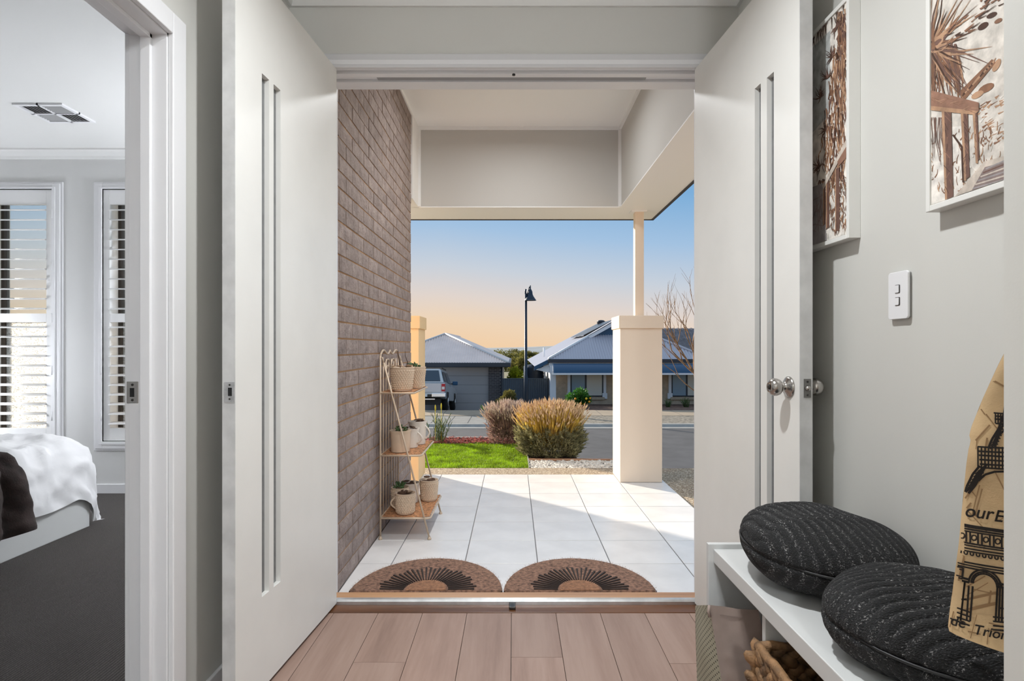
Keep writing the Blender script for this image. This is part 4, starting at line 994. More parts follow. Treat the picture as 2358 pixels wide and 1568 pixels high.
m_clay = M('beige_ceramic', (216, 192, 166), 0.55, var=0.04, vs=8)
m_clayw = M('white_ceramic', (226, 216, 204), 0.4, var=0.04, vs=8)
m_soil = M('potting_soil', (70, 50, 38), 0.95, var=0.4, vs=90, bmp=0.6, bs=200)
m_leaf = M('succulent_leaf', (78, 104, 62), 0.5, var=0.3, vs=40, trans=0.15)
m_twig = M('dry_twig', (72, 52, 40), 0.8)
m_dryleaf = M('dry_leaf', (190, 158, 128), 0.8, trans=0.2)
def pot(c, rt, rb, h, lab, mat, weave=True, handle=None, plant='leaf', seed=1):
    q = random.Random(seed); cx, cy, cz = c
    p = thing('plant_pot', lab, 'pot', c, group='pots on the plant stand')
    n, k = (132, 56) if weave else (48, 16)
    def surf(u, v):
        a = 2*math.pi*u; r = rb+(rt-rb)*v
        if weave and 0.06 < v < 0.9:
            d = abs(math.sin(a*13+v*17))*abs(math.sin(a*13-v*17)); r += 0.0075*d**0.8
        if v > 0.93: r += 0.003
        return (cx+r*math.cos(a), cy+r*math.sin(a), cz+h*v)
    MB().grid(n, k, surf).lathe([(0, 0), (rb, 0)], c, n).lathe([(rt+0.003, h), (rt-0.004, h+0.001), (rt-0.006, h-0.02), (0, h-0.02)], c, n).build('pot_body', mat, p)
    so = MB().lathe([(0, h-0.012), (rt*0.5, h-0.014), (rt-0.006, h-0.018)], c, 20).build('soil', m_soil, p)
    if handle is not None:
        dx, dy = math.cos(handle), math.sin(handle); r0 = (rt+rb)/2
        pts = [(cx+dx*(r0-0.004+0.036*math.sin(t_)), cy+dy*(r0-0.004+0.036*math.sin(t_)), cz+h*(0.82-0.62*i/12)) for i, t_ in [(i, math.pi*i/12) for i in range(13)]]
        MB().tube(pts, 0.006, 8).build('mug_handle', mat, p)
    mb = MB()
    if plant == 'twig':
        MB().tube([(cx-0.01, cy, cz+h-0.02), (cx-0.022, cy+0.003, cz+h+0.055), (cx-0.030, cy+0.004, cz+h+0.105)], [0.0045, 0.004, 0.003], 6).build('stem', m_twig, p)
        MB().tube([(cx+0.02, cy, cz+h-0.02), (cx+0.034, cy, cz+h+0.03), (cx+0.020, cy, cz+h+0.07), (cx+0.016, cy+0.01, cz+h+0.10)], [0.003, 0.0026, 0.002, 0.0015], 6).build('stem', m_twig, p)
        for _ in range(7): mb.ell((cx+q.uniform(-.05, .05), cy+q.uniform(-.05, .05), cz+h+q.uniform(-.005, .02)), (0.018, 0.012, 0.004), 7, 4, 0, Matrix.Rotation(q.uniform(0, 3), 3, 'Z') @ Matrix.Rotation(q.uniform(-.8, .8), 3, 'X'))
        mb.build('dry_leaves', m_dryleaf, p)
    elif plant == 'leaf':
        for _ in range(16):
            a = q.uniform(0, 6.28); r = q.uniform(0, rt*0.75)
            rot = Matrix.Rotation(a, 3, 'Z') @ Matrix.Rotation(q.uniform(-1.2, 0.2), 3, 'Y')
            mb.ell((cx+r*math.cos(a), cy+r*math.sin(a), cz+h+q.uniform(-.006, .022)), (0.020, 0.009, 0.0045), 7, 4, 0, rot)
        mb.build('succulent', m_leaf, p)
    else:
        for _ in range(10):
            mb.ell((cx+q.uniform(-.6, .6)*rt, cy+q.uniform(-.6, .6)*rt, cz+h+q.uniform(-.012, .012)), (0.024, 0.011, 0.003), 7, 4, 0, Matrix.Rotation(q.uniform(0, 3), 3, 'Z') @ Matrix.Rotation(q.uniform(-.9, .9), 3, 'X'))
        mb.build('dry_leaves', M('dark_litter_%d' % seed, (92, 68, 52), 0.9), p)
zt, xf = shelf['top']
pot((-0.715, 3.83, zt), 0.074, 0.058, 0.150, 'large beige diamond textured pot with dark twigs on the top tier', m_clay, True, None, 'twig', 2)
pot((-0.668, 4.06, zt), 0.068, 0.050, 0.145, 'beige textured pot with small green leaves on the top tier behind the twig pot', m_clay, True, None, 'leaf', 3)
zm, xf = shelf['middle']
pot((-0.725, 3.82, zm), 0.066, 0.058, 0.135, 'plain pale mug with a green succulent on the middle tier', m_clay, False, None, 'leaf', 4)
pot((-0.690, 3.985, zm), 0.058, 0.050, 0.125, 'white mug with a looped handle in the centre of the middle tier', m_clayw, False, R(-20), 'litter', 5)
pot((-0.665, 4.125, zm), 0.062, 0.054, 0.155, 'taller white mug at the far end of the middle tier', m_clayw, False, R(-15), 'litter', 6)
zq, xf = shelf['bottom']
pot((-0.690, 3.80, zq), 0.062, 0.054, 0.128, 'beige textured mug with handle at the front of the bottom tier', m_clay, True, R(190), 'litter', 7)
pot((-0.752, 3.945, zq), 0.056, 0.050, 0.130, 'beige mug with a green cutting beside the brick on the bottom tier', m_clay, True, None, 'leaf', 8)
pot((-0.708, 4.075, zq), 0.062, 0.054, 0.130, 'white mug with dark soil near the back of the bottom tier', m_clayw, False, None, 'litter', 9)
pot((-0.585, 4.120, zq), 0.062, 0.050, 0.140, 'beige textured pot with dry leaves at the outer far corner of the bottom tier', m_clay, True, None, 'litter', 10)

# half-round coir mats
m_mat = M('brown_coir_pile', (128, 98, 82), 1.0, var=0.32, vs=55, bmp=1.0, bs=230)
m_mat2 = M('inner_coir_pile', (146, 106, 80), 1.0, var=0.2, vs=60, bmp=1.0, bs=230)
m_rubber = M('black_rubber_rib', (52, 40, 35), 0.8)
def halfmat(cx, lab, seed):
    q = random.Random(seed); y0 = 2.885; a_, d_ = 0.372, 0.452; zt_ = PZ+0.016
    m = thing('doormat', lab, 'doormat', (cx, y0, PZ), group='half-round doormats')
    def arc(f_, n, z, j=0.0): return [(cx+a_*f_*math.cos(math.pi*i/n)*(1+q.uniform(-j, j)), y0+d_*f_*math.sin(math.pi*i/n)*(1+q.uniform(-j, j)), z) for i in range(n+1)]
    n = 72; o1 = arc(1.0, n, PZ+0.001); o2 = arc(0.992, n, zt_-0.003, 0.004); o3 = arc(0.97, n, zt_)
    mb = MB(); mb.add(o1+o2+o3+[(cx, y0, zt_)], [(i, i+1, n+1+i+1, n+1+i) for i in range(n)]+[(n+1+i, n+2+i, 2*n+3+i, 2*n+2+i) for i in range(n)]+[(2*n+2+i, 2*n+3+i, 3*n+3) for i in range(n)])
    mb.add([o1[0], o1[-1], o3[-1], o3[0]], [(0, 1, 2, 3)])
    mb.build('mat_body', m_mat, m)
    i2 = arc(0.265, 36, zt_+0.004); MB().prism([(x, y, zt_-0.001) for x, y, z in i2], (0, 0, 0.005)).build('centre_pad', m_mat2, m)
    N_ = 30
    for k in range(N_):
        t_ = math.pi*(k+0.5)/N_; c, s = math.cos(t_), math.sin(t_)
        f0, f1 = 0.29, 0.63+0.03*math.sin(k*1.7); w_ = 0.0032
        p0 = Vector((cx+a_*f0*c, y0+d_*f0*s, 0)); p1 = Vector((cx+a_*f1*c, y0+d_*f1*s, 0)); dv = (p1-p0).normalized(); nv_ = Vector((-dv.y, dv.x, 0))
        mb = MB(); mb.prism([tuple(p0+nv_*w_*0.6)[:2]+(zt_-0.001,), tuple(p0-nv_*w_*0.6)[:2]+(zt_-0.001,), tuple(p1-nv_*w_*1.5)[:2]+(zt_-0.001,), tuple(p1+nv_*w_*1.5)[:2]+(zt_-0.001,)], (0, 0, 0.0065))
        mb.build('rib', m_rubber, m)
    fz_ = MB()
    for _ in range(1500):                                # loose coir fibres
        t_ = q.uniform(0, math.pi); f_ = q.uniform(0.66, 1.0)**0.5 if q.random() < 0.8 else q.uniform(0.05, 0.26)
        x, y = cx+a_*f_*math.cos(t_), y0+d_*f_*math.sin(t_); al = t_+q.uniform(-0.9, 0.9); L = q.uniform(0.004, 0.014)
        fz_.add([(x, y, zt_-0.001), (x+0.0012, y, zt_-0.001), (x+L*math.cos(al), y+L*math.sin(al), zt_+q.uniform(0.003, 0.007))], [(0, 1, 2)])
    fz_.build('coir_fibres', M('coir_fibre', (166, 134, 114), 0.9), m, kind='stuff')
halfmat(-0.426, 'half-round brown coir doormat nearer the brick wall', 1)
halfmat(0.322, 'half-round brown coir doormat nearer the right door', 2)
# ================================================================== GARDEN AND STREET
G = -0.09
m_agg, t, b = newmat('exposed_aggregate'); b.inputs['Roughness'].default_value = 0.9
vo = N(t, 'ShaderNodeTexVoronoi'); vo.inputs['Scale'].default_value = 110; t.links.new(mapped(t), vo.inputs['Vector'])
sp_ = N(t, 'ShaderNodeSeparateColor'); t.links.new(vo.outputs['Color'], sp_.inputs[0])
t.links.new(ramp(t, sp_.outputs[0], [(0.0, (118, 102, 86)), (0.45, (160, 140, 116)), (0.8, (196, 180, 156)), (1.0, (220, 208, 190))]), b.inputs['Base Color']); bump(t, b, vo.outputs['Distance'], 0.8, 0.006)
m_asph = M('asphalt', (84, 84, 87), 0.9, var=0.08, vs=2.0, bmp=0.5, bs=160)
m_conc = M('concrete', (140, 139, 136), 0.85, var=0.06, vs=3)
m_kerb = M('pale_kerb', (158, 156, 152), 0.8, var=0.05, vs=4)
m_path = M('sandy_footpath', (160, 146, 128), 0.9, var=0.05, vs=2)
m_verge = M('gravel_verge', (122, 116, 106), 0.95, var=0.35, vs=9, bmp=0.8, bs=40)
m_bank = M('embankment_groundcover', (86, 92, 52), 0.95, var=0.3, vs=5, bmp=0.6, bs=30)
m_soilb = M('dark_garden_soil', (62, 46, 38), 0.95, var=0.3, vs=12)
m_field = M('far_paddocks', (136, 132, 104), 0.95, var=0.2, vs=0.02)
def slab(name, x0, x1, y0, y1, z, m, lab, th=0.08):
    return MB().box(x0, x1, y0, y1, z-th, z).build(name, m, kind=S, label=lab)
slab('path_strip', -5.0, 1.338, 5.60, 5.97, -0.080, m_agg, 'speckled aggregate strip along the front of the porch')
slab('path_side', 1.338, 3.4, 2.80, 5.95, -0.080, m_agg, 'speckled aggregate path to the right of the porch')
lw = slab('lawn', -5.0, 0.148, 5.97, 7.45, G, M('lawn_soil', (70, 92, 30), 0.95, var=0.2, vs=20), 'small bright green front lawn', 0.15)
slab('garden_bed_pebble', 0.162, 1.42, 5.97, 6.40, -0.098, m_soilb, 'pebble bed beside the lawn', 0.1)
slab('garden_bed_shrub', 0.0, 0.70, 6.45, 7.05, -0.10, m_soilb, 'dark soil bed under the golden shrub', 0.1)
slab('garden_bed_mulch', -5.0, 0.30, 7.45, 7.95, -0.095, m_soilb, 'mulched bed behind the lawn', 0.1)
MB().box(0.148, 0.160, 5.97, 7.45, -0.16, -0.075).build('lawn_edging', M('grey_edging', (170, 168, 164), 0.7), kind=S, label='thin edging at the side of the lawn')
MB().box(0.162, 1.46, 6.40, 6.45, -0.18, -0.072).build('timber_edging', wood_mat('edging_timber', (120, 84, 60), (160, 116, 86), (186, 146, 116), 'X', orand=0), kind=S, label='timber sleeper edge of the garden', bevel=0.004)
MB().box(-5.0, 0.3, 7.95, 8.03, -0.2, -0.072).build('kerb_garden', m_kerb, kind=S, label='white concrete edge behind the mulch bed', bevel=0.008)
# embankment down to the road
def bank(u, v):
    x = -40+80*u; s = 1/(1+math.exp(-(x-1.15)*6)); e = 8.03*(1-s)+6.0*s
    if 0.5 < x < 1.6: e = 6.45
    y = e-0.15+(10.3-e+0.15)*v; z = -0.19+(-1.36+0.0)*(min(1, v*1.06)**0.8)
    return (x, y, max(z, -1.56))
MB().grid(240, 24, bank).build('ground_bank', m_bank, kind=S, label='planted bank falling from the garden to the road')
slab('ground_yard', -40, -5.0, 4.85, 8.0, -0.2, m_bank, 'yard in front of the bedroom windows', 0.1)
slab('road', -60, 60, 10.6, 19.3, -1.50, m_asph, 'grey asphalt street', 0.2)
MB().box(-60, 60, 10.3, 10.6, -1.7, -1.42).build('kerb_near', m_kerb, kind=S, label='concrete kerb on the near side of the street')
MB().prism([(-60, 19.3, -1.7), (-60, 19.3, -1.49), (-60, 19.62, -1.48), (-60, 19.72, -1.41), (-60, 19.9, -1.40), (-60, 19.9, -1.7)], (120, 0, 0)).build('kerb_far', m_kerb, kind=S, label='pale rolled kerb on the far side of the street')
slab('verge', -0.9, 60, 19.9, 22.2, -1.42, m_verge, 'gravel verge in front of the blue roofed house', 0.2)
ap = slab('driveway_apron', -60, -0.9, 19.9, 22.2, -1.425, m_conc, 'concrete driveway apron across the street', 0.2)
for k in range(-12, 1): MB().box(-0.95+k*0.62, -0.93+k*0.62, 19.95, 22.18, -1.4245, -1.421).build('joint', m_asph, ap)
fp = slab('footpath', -60, 60, 22.2, 24.1, -1.41, m_path, 'sandy concrete footpath across the street', 0.2)
for k in range(-12, 12): MB().box(k*1.5+0.3, k*1.5+0.315, 22.2, 24.1, -1.41, -1.408).build('joint', m_asph, fp)
MB().add([(-60, 24.1, -1.42), (-0.2, 24.1, -1.42), (-0.2, 30.4, -2.16), (-60, 30.4, -2.16)], [(0, 1, 2, 3)]).build('driveway', m_conc, kind=S, label='concrete driveway falling to the grey garage')
MB().add([(-0.2, 24.1, -1.42), (60, 24.1, -1.42), (60, 30.6, -1.70), (-0.2, 30.6, -1.70)], [(0, 1, 2, 3)]).build('front_garden', M('bark_mulch', (92, 72, 62), 0.95, var=0.45, vs=7, bmp=0.8, bs=30), kind=S, label='dark mulched garden in front of the blue roofed house')
MB().add([(-400, 30.3, -2.17), (400, 30.3, -2.17), (1500, 1600, -14), (-1500, 1600, -14)], [(0, 1, 2, 3)]).build('ground_far', m_field, kind=S, label='land falling away beyond the houses')
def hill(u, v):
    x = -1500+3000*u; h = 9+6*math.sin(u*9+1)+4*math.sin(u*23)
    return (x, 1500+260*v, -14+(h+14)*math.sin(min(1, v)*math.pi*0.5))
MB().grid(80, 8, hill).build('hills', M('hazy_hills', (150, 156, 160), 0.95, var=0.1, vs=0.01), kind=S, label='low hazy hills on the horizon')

# ------------------------------------------------------------------ plants
def blade(mb, p, d, L, w, bend=0.0, mi=0, side=None):
    p = Vector(p); d = Vector(d).normalized()
    s = (side or d.cross(Vector((rng.uniform(-1, 1), rng.uniform(-1, 1), rng.uniform(-1, 1))))); 
    if s.length < 1e-4: s = d.orthogonal()
    s = s.normalized()*w*0.5; m_ = p+d*L*0.55+Vector((0, 0, -bend*0.3*L)); e = p+d*L+Vector((0, 0, -bend*L))
    mb.add([p-s*0.5, p+s*0.5, m_+s, m_-s, e], [(0, 1, 2, 3), (3, 2, 4)], mi)
# lawn
gr = MB(); q = random.Random(99)
for _ in range(42000):
    x, y = q.uniform(-1.6, 0.146), q.uniform(5.972, 7.448)
    a = q.uniform(0, 6.28); L = q.uniform(0.012, 0.032); w_ = 0.0045
    gr.add([(x-w_*math.sin(a), y+w_*math.cos(a), G), (x+w_*math.sin(a), y-w_*math.cos(a), G), (x+L*0.5*math.cos(a), y+L*0.5*math.sin(a), G+L)], [(0, 1, 2)])
gr.build('grass', M('lawn_grass', (134, 164, 30), 0.7, var=0.3, vs=6, trans=0.4), lw, kind='stuff')
# pebbles and mulch chips
pb = MB()
for _ in range(1500):
    x, y = q.uniform(0.17, 1.41), q.uniform(5.975, 6.395); r = q.uniform(0.008, 0.020)
    pb.ell((x, y, -0.098+r*0.5), (r, r*q.uniform(0.7, 1), r*0.7), 6, 4)
pb.build('white_pebbles', M('white_pebble', (214, 208, 200), 0.7, var=0.2, vs=40), label='loose white pebbles in the bed beside the lawn', cat='pebbles', kind='stuff')
ch = MB()
for _ in range(2600):
    x, y = q.uniform(-1.7, 0.28), q.uniform(7.46, 7.94); a = q.uniform(0, 3.14); L = q.uniform(0.012, 0.03); h_ = q.uniform(0.0, 0.035)
    d = Vector((math.cos(a), math.sin(a), q.uniform(-.4, .4)))*L; n_ = Vector((-math.sin(a), math.cos(a), 0))*0.006; c = Vector((x, y, -0.09+h_))
    ch.add([c-d-n_, c+d-n_, c+d+n_, c-d+n_], [(0, 1, 2, 3)])
ch.build('red_mulch', M('red_mulch_chip', (146, 58, 46), 0.9, var=0.35, vs=30), label='red bark mulch chips behind the lawn', cat='mulch', kind='stuff')

m_lavleaf = M('grey_olive_leaf', (138, 134, 100), 0.8, var=0.35, vs=18, trans=0.3)
m_lavstem = M('golden_stem', (224, 174, 88), 0.75, var=0.3, vs=14, trans=0.45)
m_lavspike = M('pink_tan_spike', (238, 196, 164), 0.8, var=0.2, vs=30, trans=0.3)
m_lavpurp = M('mauve_stem', (146, 120, 112), 0.8, var=0.3, vs=14, trans=0.35)
m_lavspike2 = M('dusky_pink_spike', (226, 200, 188), 0.8, var=0.2, vs=30, trans=0.3)
def lavender(cx, cy, z0, rx, ry, h, lab, mst, msp, nst, splay, seed, leafy):
    q = random.Random(seed); s = thing('lavender_shrub', lab, 'shrub', (cx, cy, z0))
    lf = MB(); sm_ = MB(); sk = MB()
    for _ in range(leafy):
        a = q.uniform(0, 6.283); f_ = q.uniform(0.0, 0.40+0.16*math.sin(a*5+1)**2); r = (0.94+0.12*math.sin(f_*4.0)+0.10*math.sin(a*7+f_*9))*math.sqrt(q.uniform(0.45, 1))
        p = (cx+rx*r*math.cos(a), cy+ry*r*math.sin(a), z0+0.01+h*f_)
        d = Vector((math.cos(a)*0.8+q.uniform(-.6, .6), math.sin(a)*0.8+q.uniform(-.6, .6), q.uniform(0.1, 1.2)))
        blade(lf, p, d, q.uniform(0.035, 0.08), q.uniform(0.010, 0.018), q.uniform(-.2, .3))
    for _ in range(nst):
        a = q.uniform(0, 6.283); r = math.sqrt(q.random()); b0 = (cx+rx*0.75*r*math.cos(a), cy+ry*0.75*r*math.sin(a), z0+h*q.uniform(0.15, 0.45))
        tip = Vector((cx+rx*(1.0+splay*q.random())*r*math.cos(a)+q.uniform(-.02, .02), cy+ry*(1.0+splay*q.random())*r*math.sin(a), z0+h*(0.78+0.13*(1-r*r)+q.uniform(-0.20, 0.09))))
        b0 = Vector(b0); mid = b0.lerp(tip, 0.5)+Vector((q.uniform(-.015, .015), q.uniform(-.015, .015), 0.02))
        w_ = q.uniform(0.0045, 0.008); sd = Vector((q.uniform(-1, 1), q.uniform(-1, 1), 0)).normalized()*w_
        sm_.add([b0-sd, b0+sd, mid+sd, mid-sd, tip+sd*0.6, tip-sd*0.6], [(0, 1, 2, 3), (3, 2, 4, 5)])
        d = ((tip-mid).normalized()+Vector((q.uniform(-.3, .3), q.uniform(-.3, .3), 0))).normalized(); L = q.uniform(0.05, 0.09); r_ = q.uniform(0.006, 0.009); o_ = d.orthogonal().normalized(); p_ = d.cross(o_)
        ring = [tip+d*L*0.45+(o_*math.cos(t_)+p_*math.sin(t_))*r_ for t_ in (0, 1.57, 3.14, 4.71)]
        sk.add([tip]+ring+[tip+d*L], [(0, 2, 1), (0, 3, 2), (0, 4, 3), (0, 1, 4), (5, 1, 2), (5, 2, 3), (5, 3, 4), (5, 4, 1)])
    lf.build('foliage', m_lavleaf if leafy > 2000 else m_lavpurp, s, kind='stuff'); sm_.build('stems', mst, s, kind='stuff'); sk.build('flower_spikes', msp, s, kind='stuff')
lavender(0.415, 6.80, -0.10, 0.345, 0.30, 0.60, 'dense golden grass-like shrub with pink tips beside the timber edge', m_lavstem, m_lavspike, 1150, 0.25, 31, 6000)
lavender(-0.06, 7.55, -0.10, 0.24, 0.22, 0.53, 'looser mauve brown shrub left of the golden one', m_lavpurp, m_lavspike2, 800, 0.6, 37, 900)

def spiky(cx, cy, z0, h, n, lab, seed, m, spread=0.5, flowers=0):
    q = random.Random(seed); s = thing('spiky_plant', lab, 'plant', (cx, cy, z0)); mb = MB()
    for _ in range(n):
        a = q.uniform(0, 6.283); d = Vector((math.cos(a)*q.uniform(0, spread), math.sin(a)*q.uniform(0, spread), 1)).normalized(); L = h*q.uniform(0.55, 1)
        b0 = Vector((cx+q.uniform(-.2, .2)*h, cy+q.uniform(-.2, .2)*h, z0))
        tip = b0+d*L
        for k in range(9):
            p = b0.lerp(tip, k/9); aa = q.uniform(0, 6.28)
            blade(mb, p, d+Vector((math.cos(aa), math.sin(aa), 0.3))*0.5, h*0.16, h*0.022, 0.1)
        mb.tube([b0, tip], h*0.008, 4)
    mb.build('foliage', m, s, kind='stuff')
    for k in range(flowers):
        fx = cx+(-0.02+0.075*k); top = z0+h*(0.98+0.05*k)
        MB().tube([(fx, cy, z0), (fx, cy, top)], 0.004, 5).ell((fx, cy, top+0.03), (0.010, 0.010, 0.045), 7, 5).build('flower', M('yellow_bud_%d' % k, (206, 190, 60), 0.7), s)
m_spiky = M('grey_green_spike', (84, 100, 70), 0.7, var=0.3, vs=12, trans=0.25)
spiky(-0.98, 7.62, -0.10, 0.43, 24, 'grey green upright plant with yellow buds beside the left pillar', 5, m_spiky, 0.5, 2)
m_lime = M('lime_leaf', (158, 190, 70), 0.6, var=0.2, vs=30, trans=0.3)
lp_ = thing('low_plant', 'small lime green seedling in the red mulch', 'plant', (-0.42, 7.58, -0.095)); mb = MB()
for k in range(40):
    a = rng.uniform(0, 6.28); blade(mb, (-0.42+rng.uniform(-.05, .05), 7.56+rng.uniform(-.03, .03), -0.09), (math.cos(a), math.sin(a), 0.7), rng.uniform(0.04, 0.08), 0.02, 0.3)
mb.build('foliage', m_lime, lp_, kind='stuff')

def bush(name, cx, cy, z0, rx, ry, h, lab, cat, m, n, leaf, seed, trunk=None, group=None, fill=0.5):
    q = random.Random(seed); s = thing(name, lab, cat, (cx, cy, z0), group=group); mb = MB()
    lumps = [(q.uniform(-.5, .5), q.uniform(-.5, .5), q.uniform(0.25, 0.75), q.uniform(0.35, 0.55)) for _ in range(7)]
    for _ in range(n):
        lx, ly, lz, lr = q.choice(lumps); v = Vector((q.gauss(0, 1), q.gauss(0, 1), q.gauss(0, 1))).normalized()*(q.uniform(fill, 1))
        p = (cx+rx*(lx+v.x*lr), cy+ry*(ly+v.y*lr), z0+max(0.02, min(1.05, lz+v.z*lr*0.55))*h)
        blade(mb, p, v+Vector((0, 0, 0.3)), leaf*q.uniform(0.6, 1.3), leaf*0.45, 0.2)
    mb.build('foliage', m, s, kind='stuff')
    if trunk: MB().tube([(cx, cy, z0), (cx+0.03, cy, z0+h*0.5)], [trunk, trunk*0.6], 7).build('trunk', m_twig, s)
    return s
m_olive = M('olive_leaf', (110, 104, 54), 0.75, var=0.35, vs=3, trans=0.3)
m_citrus = M('citrus_leaf', (66, 112, 44), 0.45, var=0.35, vs=4, trans=0.3)
m_yelg = M('yellow_green_leaf', (150, 158, 40), 0.7, var=0.4, vs=2, trans=0.4)
m_gum = M('gum_leaf', (120, 116, 60), 0.8, var=0.4, vs=0.3, trans=0.3)
c = P(1166, 935, 25.5); bush('olive_shrub', c.x, c.y, -1.56, 0.50, 0.45, 0.98, 'olive brown shrub in front of the dark fence', 'shrub', m_olive, 2200, 0.09, 41)
c = P(1336, 935, 25.6); ot = bush('orange_tree', c.x, c.y, -1.50, 0.62, 0.5, 0.95, 'little citrus tree with oranges in front of the window', 'tree', m_citrus, 1900, 0.13, 43, 0.03)
for (x, y, r) in ((1337, 929, 0.055), (1350, 918, 0.05), (1357, 925, 0.045), (1325, 918, 0.045), (1359, 917, 0.04), (1346, 931, 0.045)):
    f_ = P(x, y, 25.1); MB().ell(f_, (r, r, r), 10, 7).build('orange', M('orange_%d' % x, (240, 158 if x != 1350 else 200, 30), 0.5), ot)
for (x, lab, sd, hh) in ((1538, 'tuft of strappy grass beside the right pillar, across the street', 51, 0.42), (1580, 'wider tuft of strappy grass under the far right window', 52, 0.5)):
    c = P(x, 940, 26.5); spiky(c.x, c.y, -1.53, hh, 40, lab, sd, M('strappy_%d' % x, (70, 96, 50), 0.7, var=0.3, vs=8, trans=0.3), 0.9)
c = P(1112, 951, 26.4); spiky(c.x, c.y, -1.70, 0.35, 16, 'small grass clump at the corner of the driveway', 53, m_lime, 0.9)
c = P(1186, 880, 35); bush('garden_tree', c.x, c.y, -2.2, 0.75, 0.7, 2.5, 'yellow green tree behind the dark fence', 'tree', m_yelg, 2600, 0.16, 61, 0.08)
for i, (x, y, Y, rx, h_, lab) in enumerate(((1165, 826, 95, 2.6, 6.0, 'rounded far tree rising behind the garage roof'), (1196, 818, 120, 3.6, 8.2, 'tallest of the far trees, left of the street lamp'), (1222, 822, 105, 2.4, 5.8, 'far tree just right of the street lamp'), (1248, 822, 130, 3.6, 6.8, 'far tree above the blue house roof edge'), (1212, 834, 80, 2.6, 3.8, 'low far tree behind the street lamp'))):
    c = P(x, y, Y); zb0 = -2.6-0.0075*(Y-30); bush('far_tree', c.x, c.y, zb0, rx, rx, (P(0, (804, 800, 806, 804, 822)[i], Y).z-zb0), lab, 'tree', m_gum, 4500, 0.30, 70+i, 0.2, 'trees beyond the houses')

# bare street tree on the right
bt_ = thing('bare_tree', 'leafless street tree with upright branches beside the right door', 'tree', (7.62, 24.6, -1.43))
m_bark = M('pale_bark', (150, 116, 84), 0.85, var=0.25, vs=6)
tr_ = MB(); q = random.Random(12)
def grow(p, d, L, r, depth):
    pts = [p]; cur = Vector(d)
    for k in range(4):
        cur = (cur+Vector((q.uniform(-.10, .10), q.uniform(-.10, .10), 0.05))).normalized(); pts.append(pts[-1]+cur*L/4)
    tr_.tube(pts, [r*(1-0.12*k) for k in range(5)], 5 if depth < 3 else 4, caps=False)
    if depth >= 5 or r < 0.004: return
    for k in range(2 if depth > 1 else 3):
        a = q.uniform(0, 6.283); nd = (cur+Vector((math.cos(a), math.sin(a), 0.1))*q.uniform(0.30, 0.55)).normalized()
        grow(pts[q.choice([2, 3, 4])] if k else pts[4], nd, L*q.uniform(0.62, 0.85), r*0.60, depth+1)
tr_.tube([(7.62, 24.6, -1.5), (7.56, 24.6, -0.6), (7.46, 24.6, 0.1)], [0.085, 0.07, 0.06], 8)
for d in ((-0.55, 0, 0.85), (-0.12, 0.1, 1), (0.35, -0.1, 0.9), (-0.9, 0.1, 0.75), (0.0, -0.3, 1)): grow(Vector((7.46, 24.6, 0.05)), d, 1.35, 0.046, 1)
for d in ((-0.85, 0, 0.6),): grow(Vector((7.58, 24.6, -0.75)), d, 1.3, 0.03, 2)
tr_.build('branches', m_bark, bt_)

# ------------------------------------------------------------------ street lamp
lpst = thing('street_lamp', 'dark blue street lamp with a bell shade across the road', 'street lamp', (0.48, 23.5, -1.43))
m_lamp = M('dark_blue_steel', (34, 52, 72), 0.45, 0.3)
X0, Y0 = 0.48, 23.5
MB().tube([(X0, Y0, -1.43), (X0, Y0, -0.1), (X0, Y0, 0.05), (X0, Y0, 3.25)], [0.085, 0.085, 0.058, 0.045], 14).build('pole', m_lamp, lpst)
MB().tube([(X0, Y0, 3.0), (X0-0.02, Y0, 3.35), (X0+0.0, Y0, 3.42)], 0.035, 8).tube([(X0+0.02, Y0, 3.1), (X0+0.13, Y0, 3.5), (X0+0.17, Y0, 3.52)], 0.018, 8).build('bracket', m_lamp, lpst)
MB().lathe([(0.24, 2.97), (0.235, 2.985), (0.13, 3.14), (0.095, 3.22), (0.085, 3.32), (0.05, 3.40), (0.03, 3.42), (0.022, 3.56), (0, 3.58)], (X0+0.17, Y0, 0), 20).build('bell_shade', m_lamp, lpst)
MB().lathe([(0.0, 2.99), (0.2, 2.99)], (X0+0.17, Y0, 0), 16).build('lens', M('lamp_glass', (190, 190, 186), 0.3), lpst)

# ------------------------------------------------------------------ houses
m_roofg = M('grey_corrugated_steel', (240, 224, 218), 0.45, 0.25, var=0.03, vs=1)
m_roofb = M('blue_grey_steel', (186, 188, 200), 0.45, 0.25)
m_blue = M('navy_steel', (40, 82, 118), 0.45, 0.2); m_slate = M('slate_blue_gutter', (44, 54, 68), 0.4)
m_housew = M('house_white', (232, 238, 246), 0.6)
def corr(mb, x0, x1, Ye, ze, pitch, rmax, pit=0.125, d=0.04, mi=0):
    """corrugated hip face: eave along x at (Ye, ze), rising in +y"""
    n = int((x1-x0)/pit)*4; nn = Vector((0, -pitch, 1)).normalized(); vs = []; fs = []
    for i in range(n+1):
        x = x0+(x1-x0)*i/n; r = max(0.0, min(x-x0, x1-x, rmax)); o = nn*d*(0.5+0.5*math.cos(2*math.pi*i/4))
        vs += [Vector((x, Ye, ze))+o, Vector((x, Ye+r, ze+pitch*r))+o]
    fs = [(2*i, 2*i+2, 2*i+3, 2*i+1) for i in range(n)]
    mb.add(vs, fs, mi)
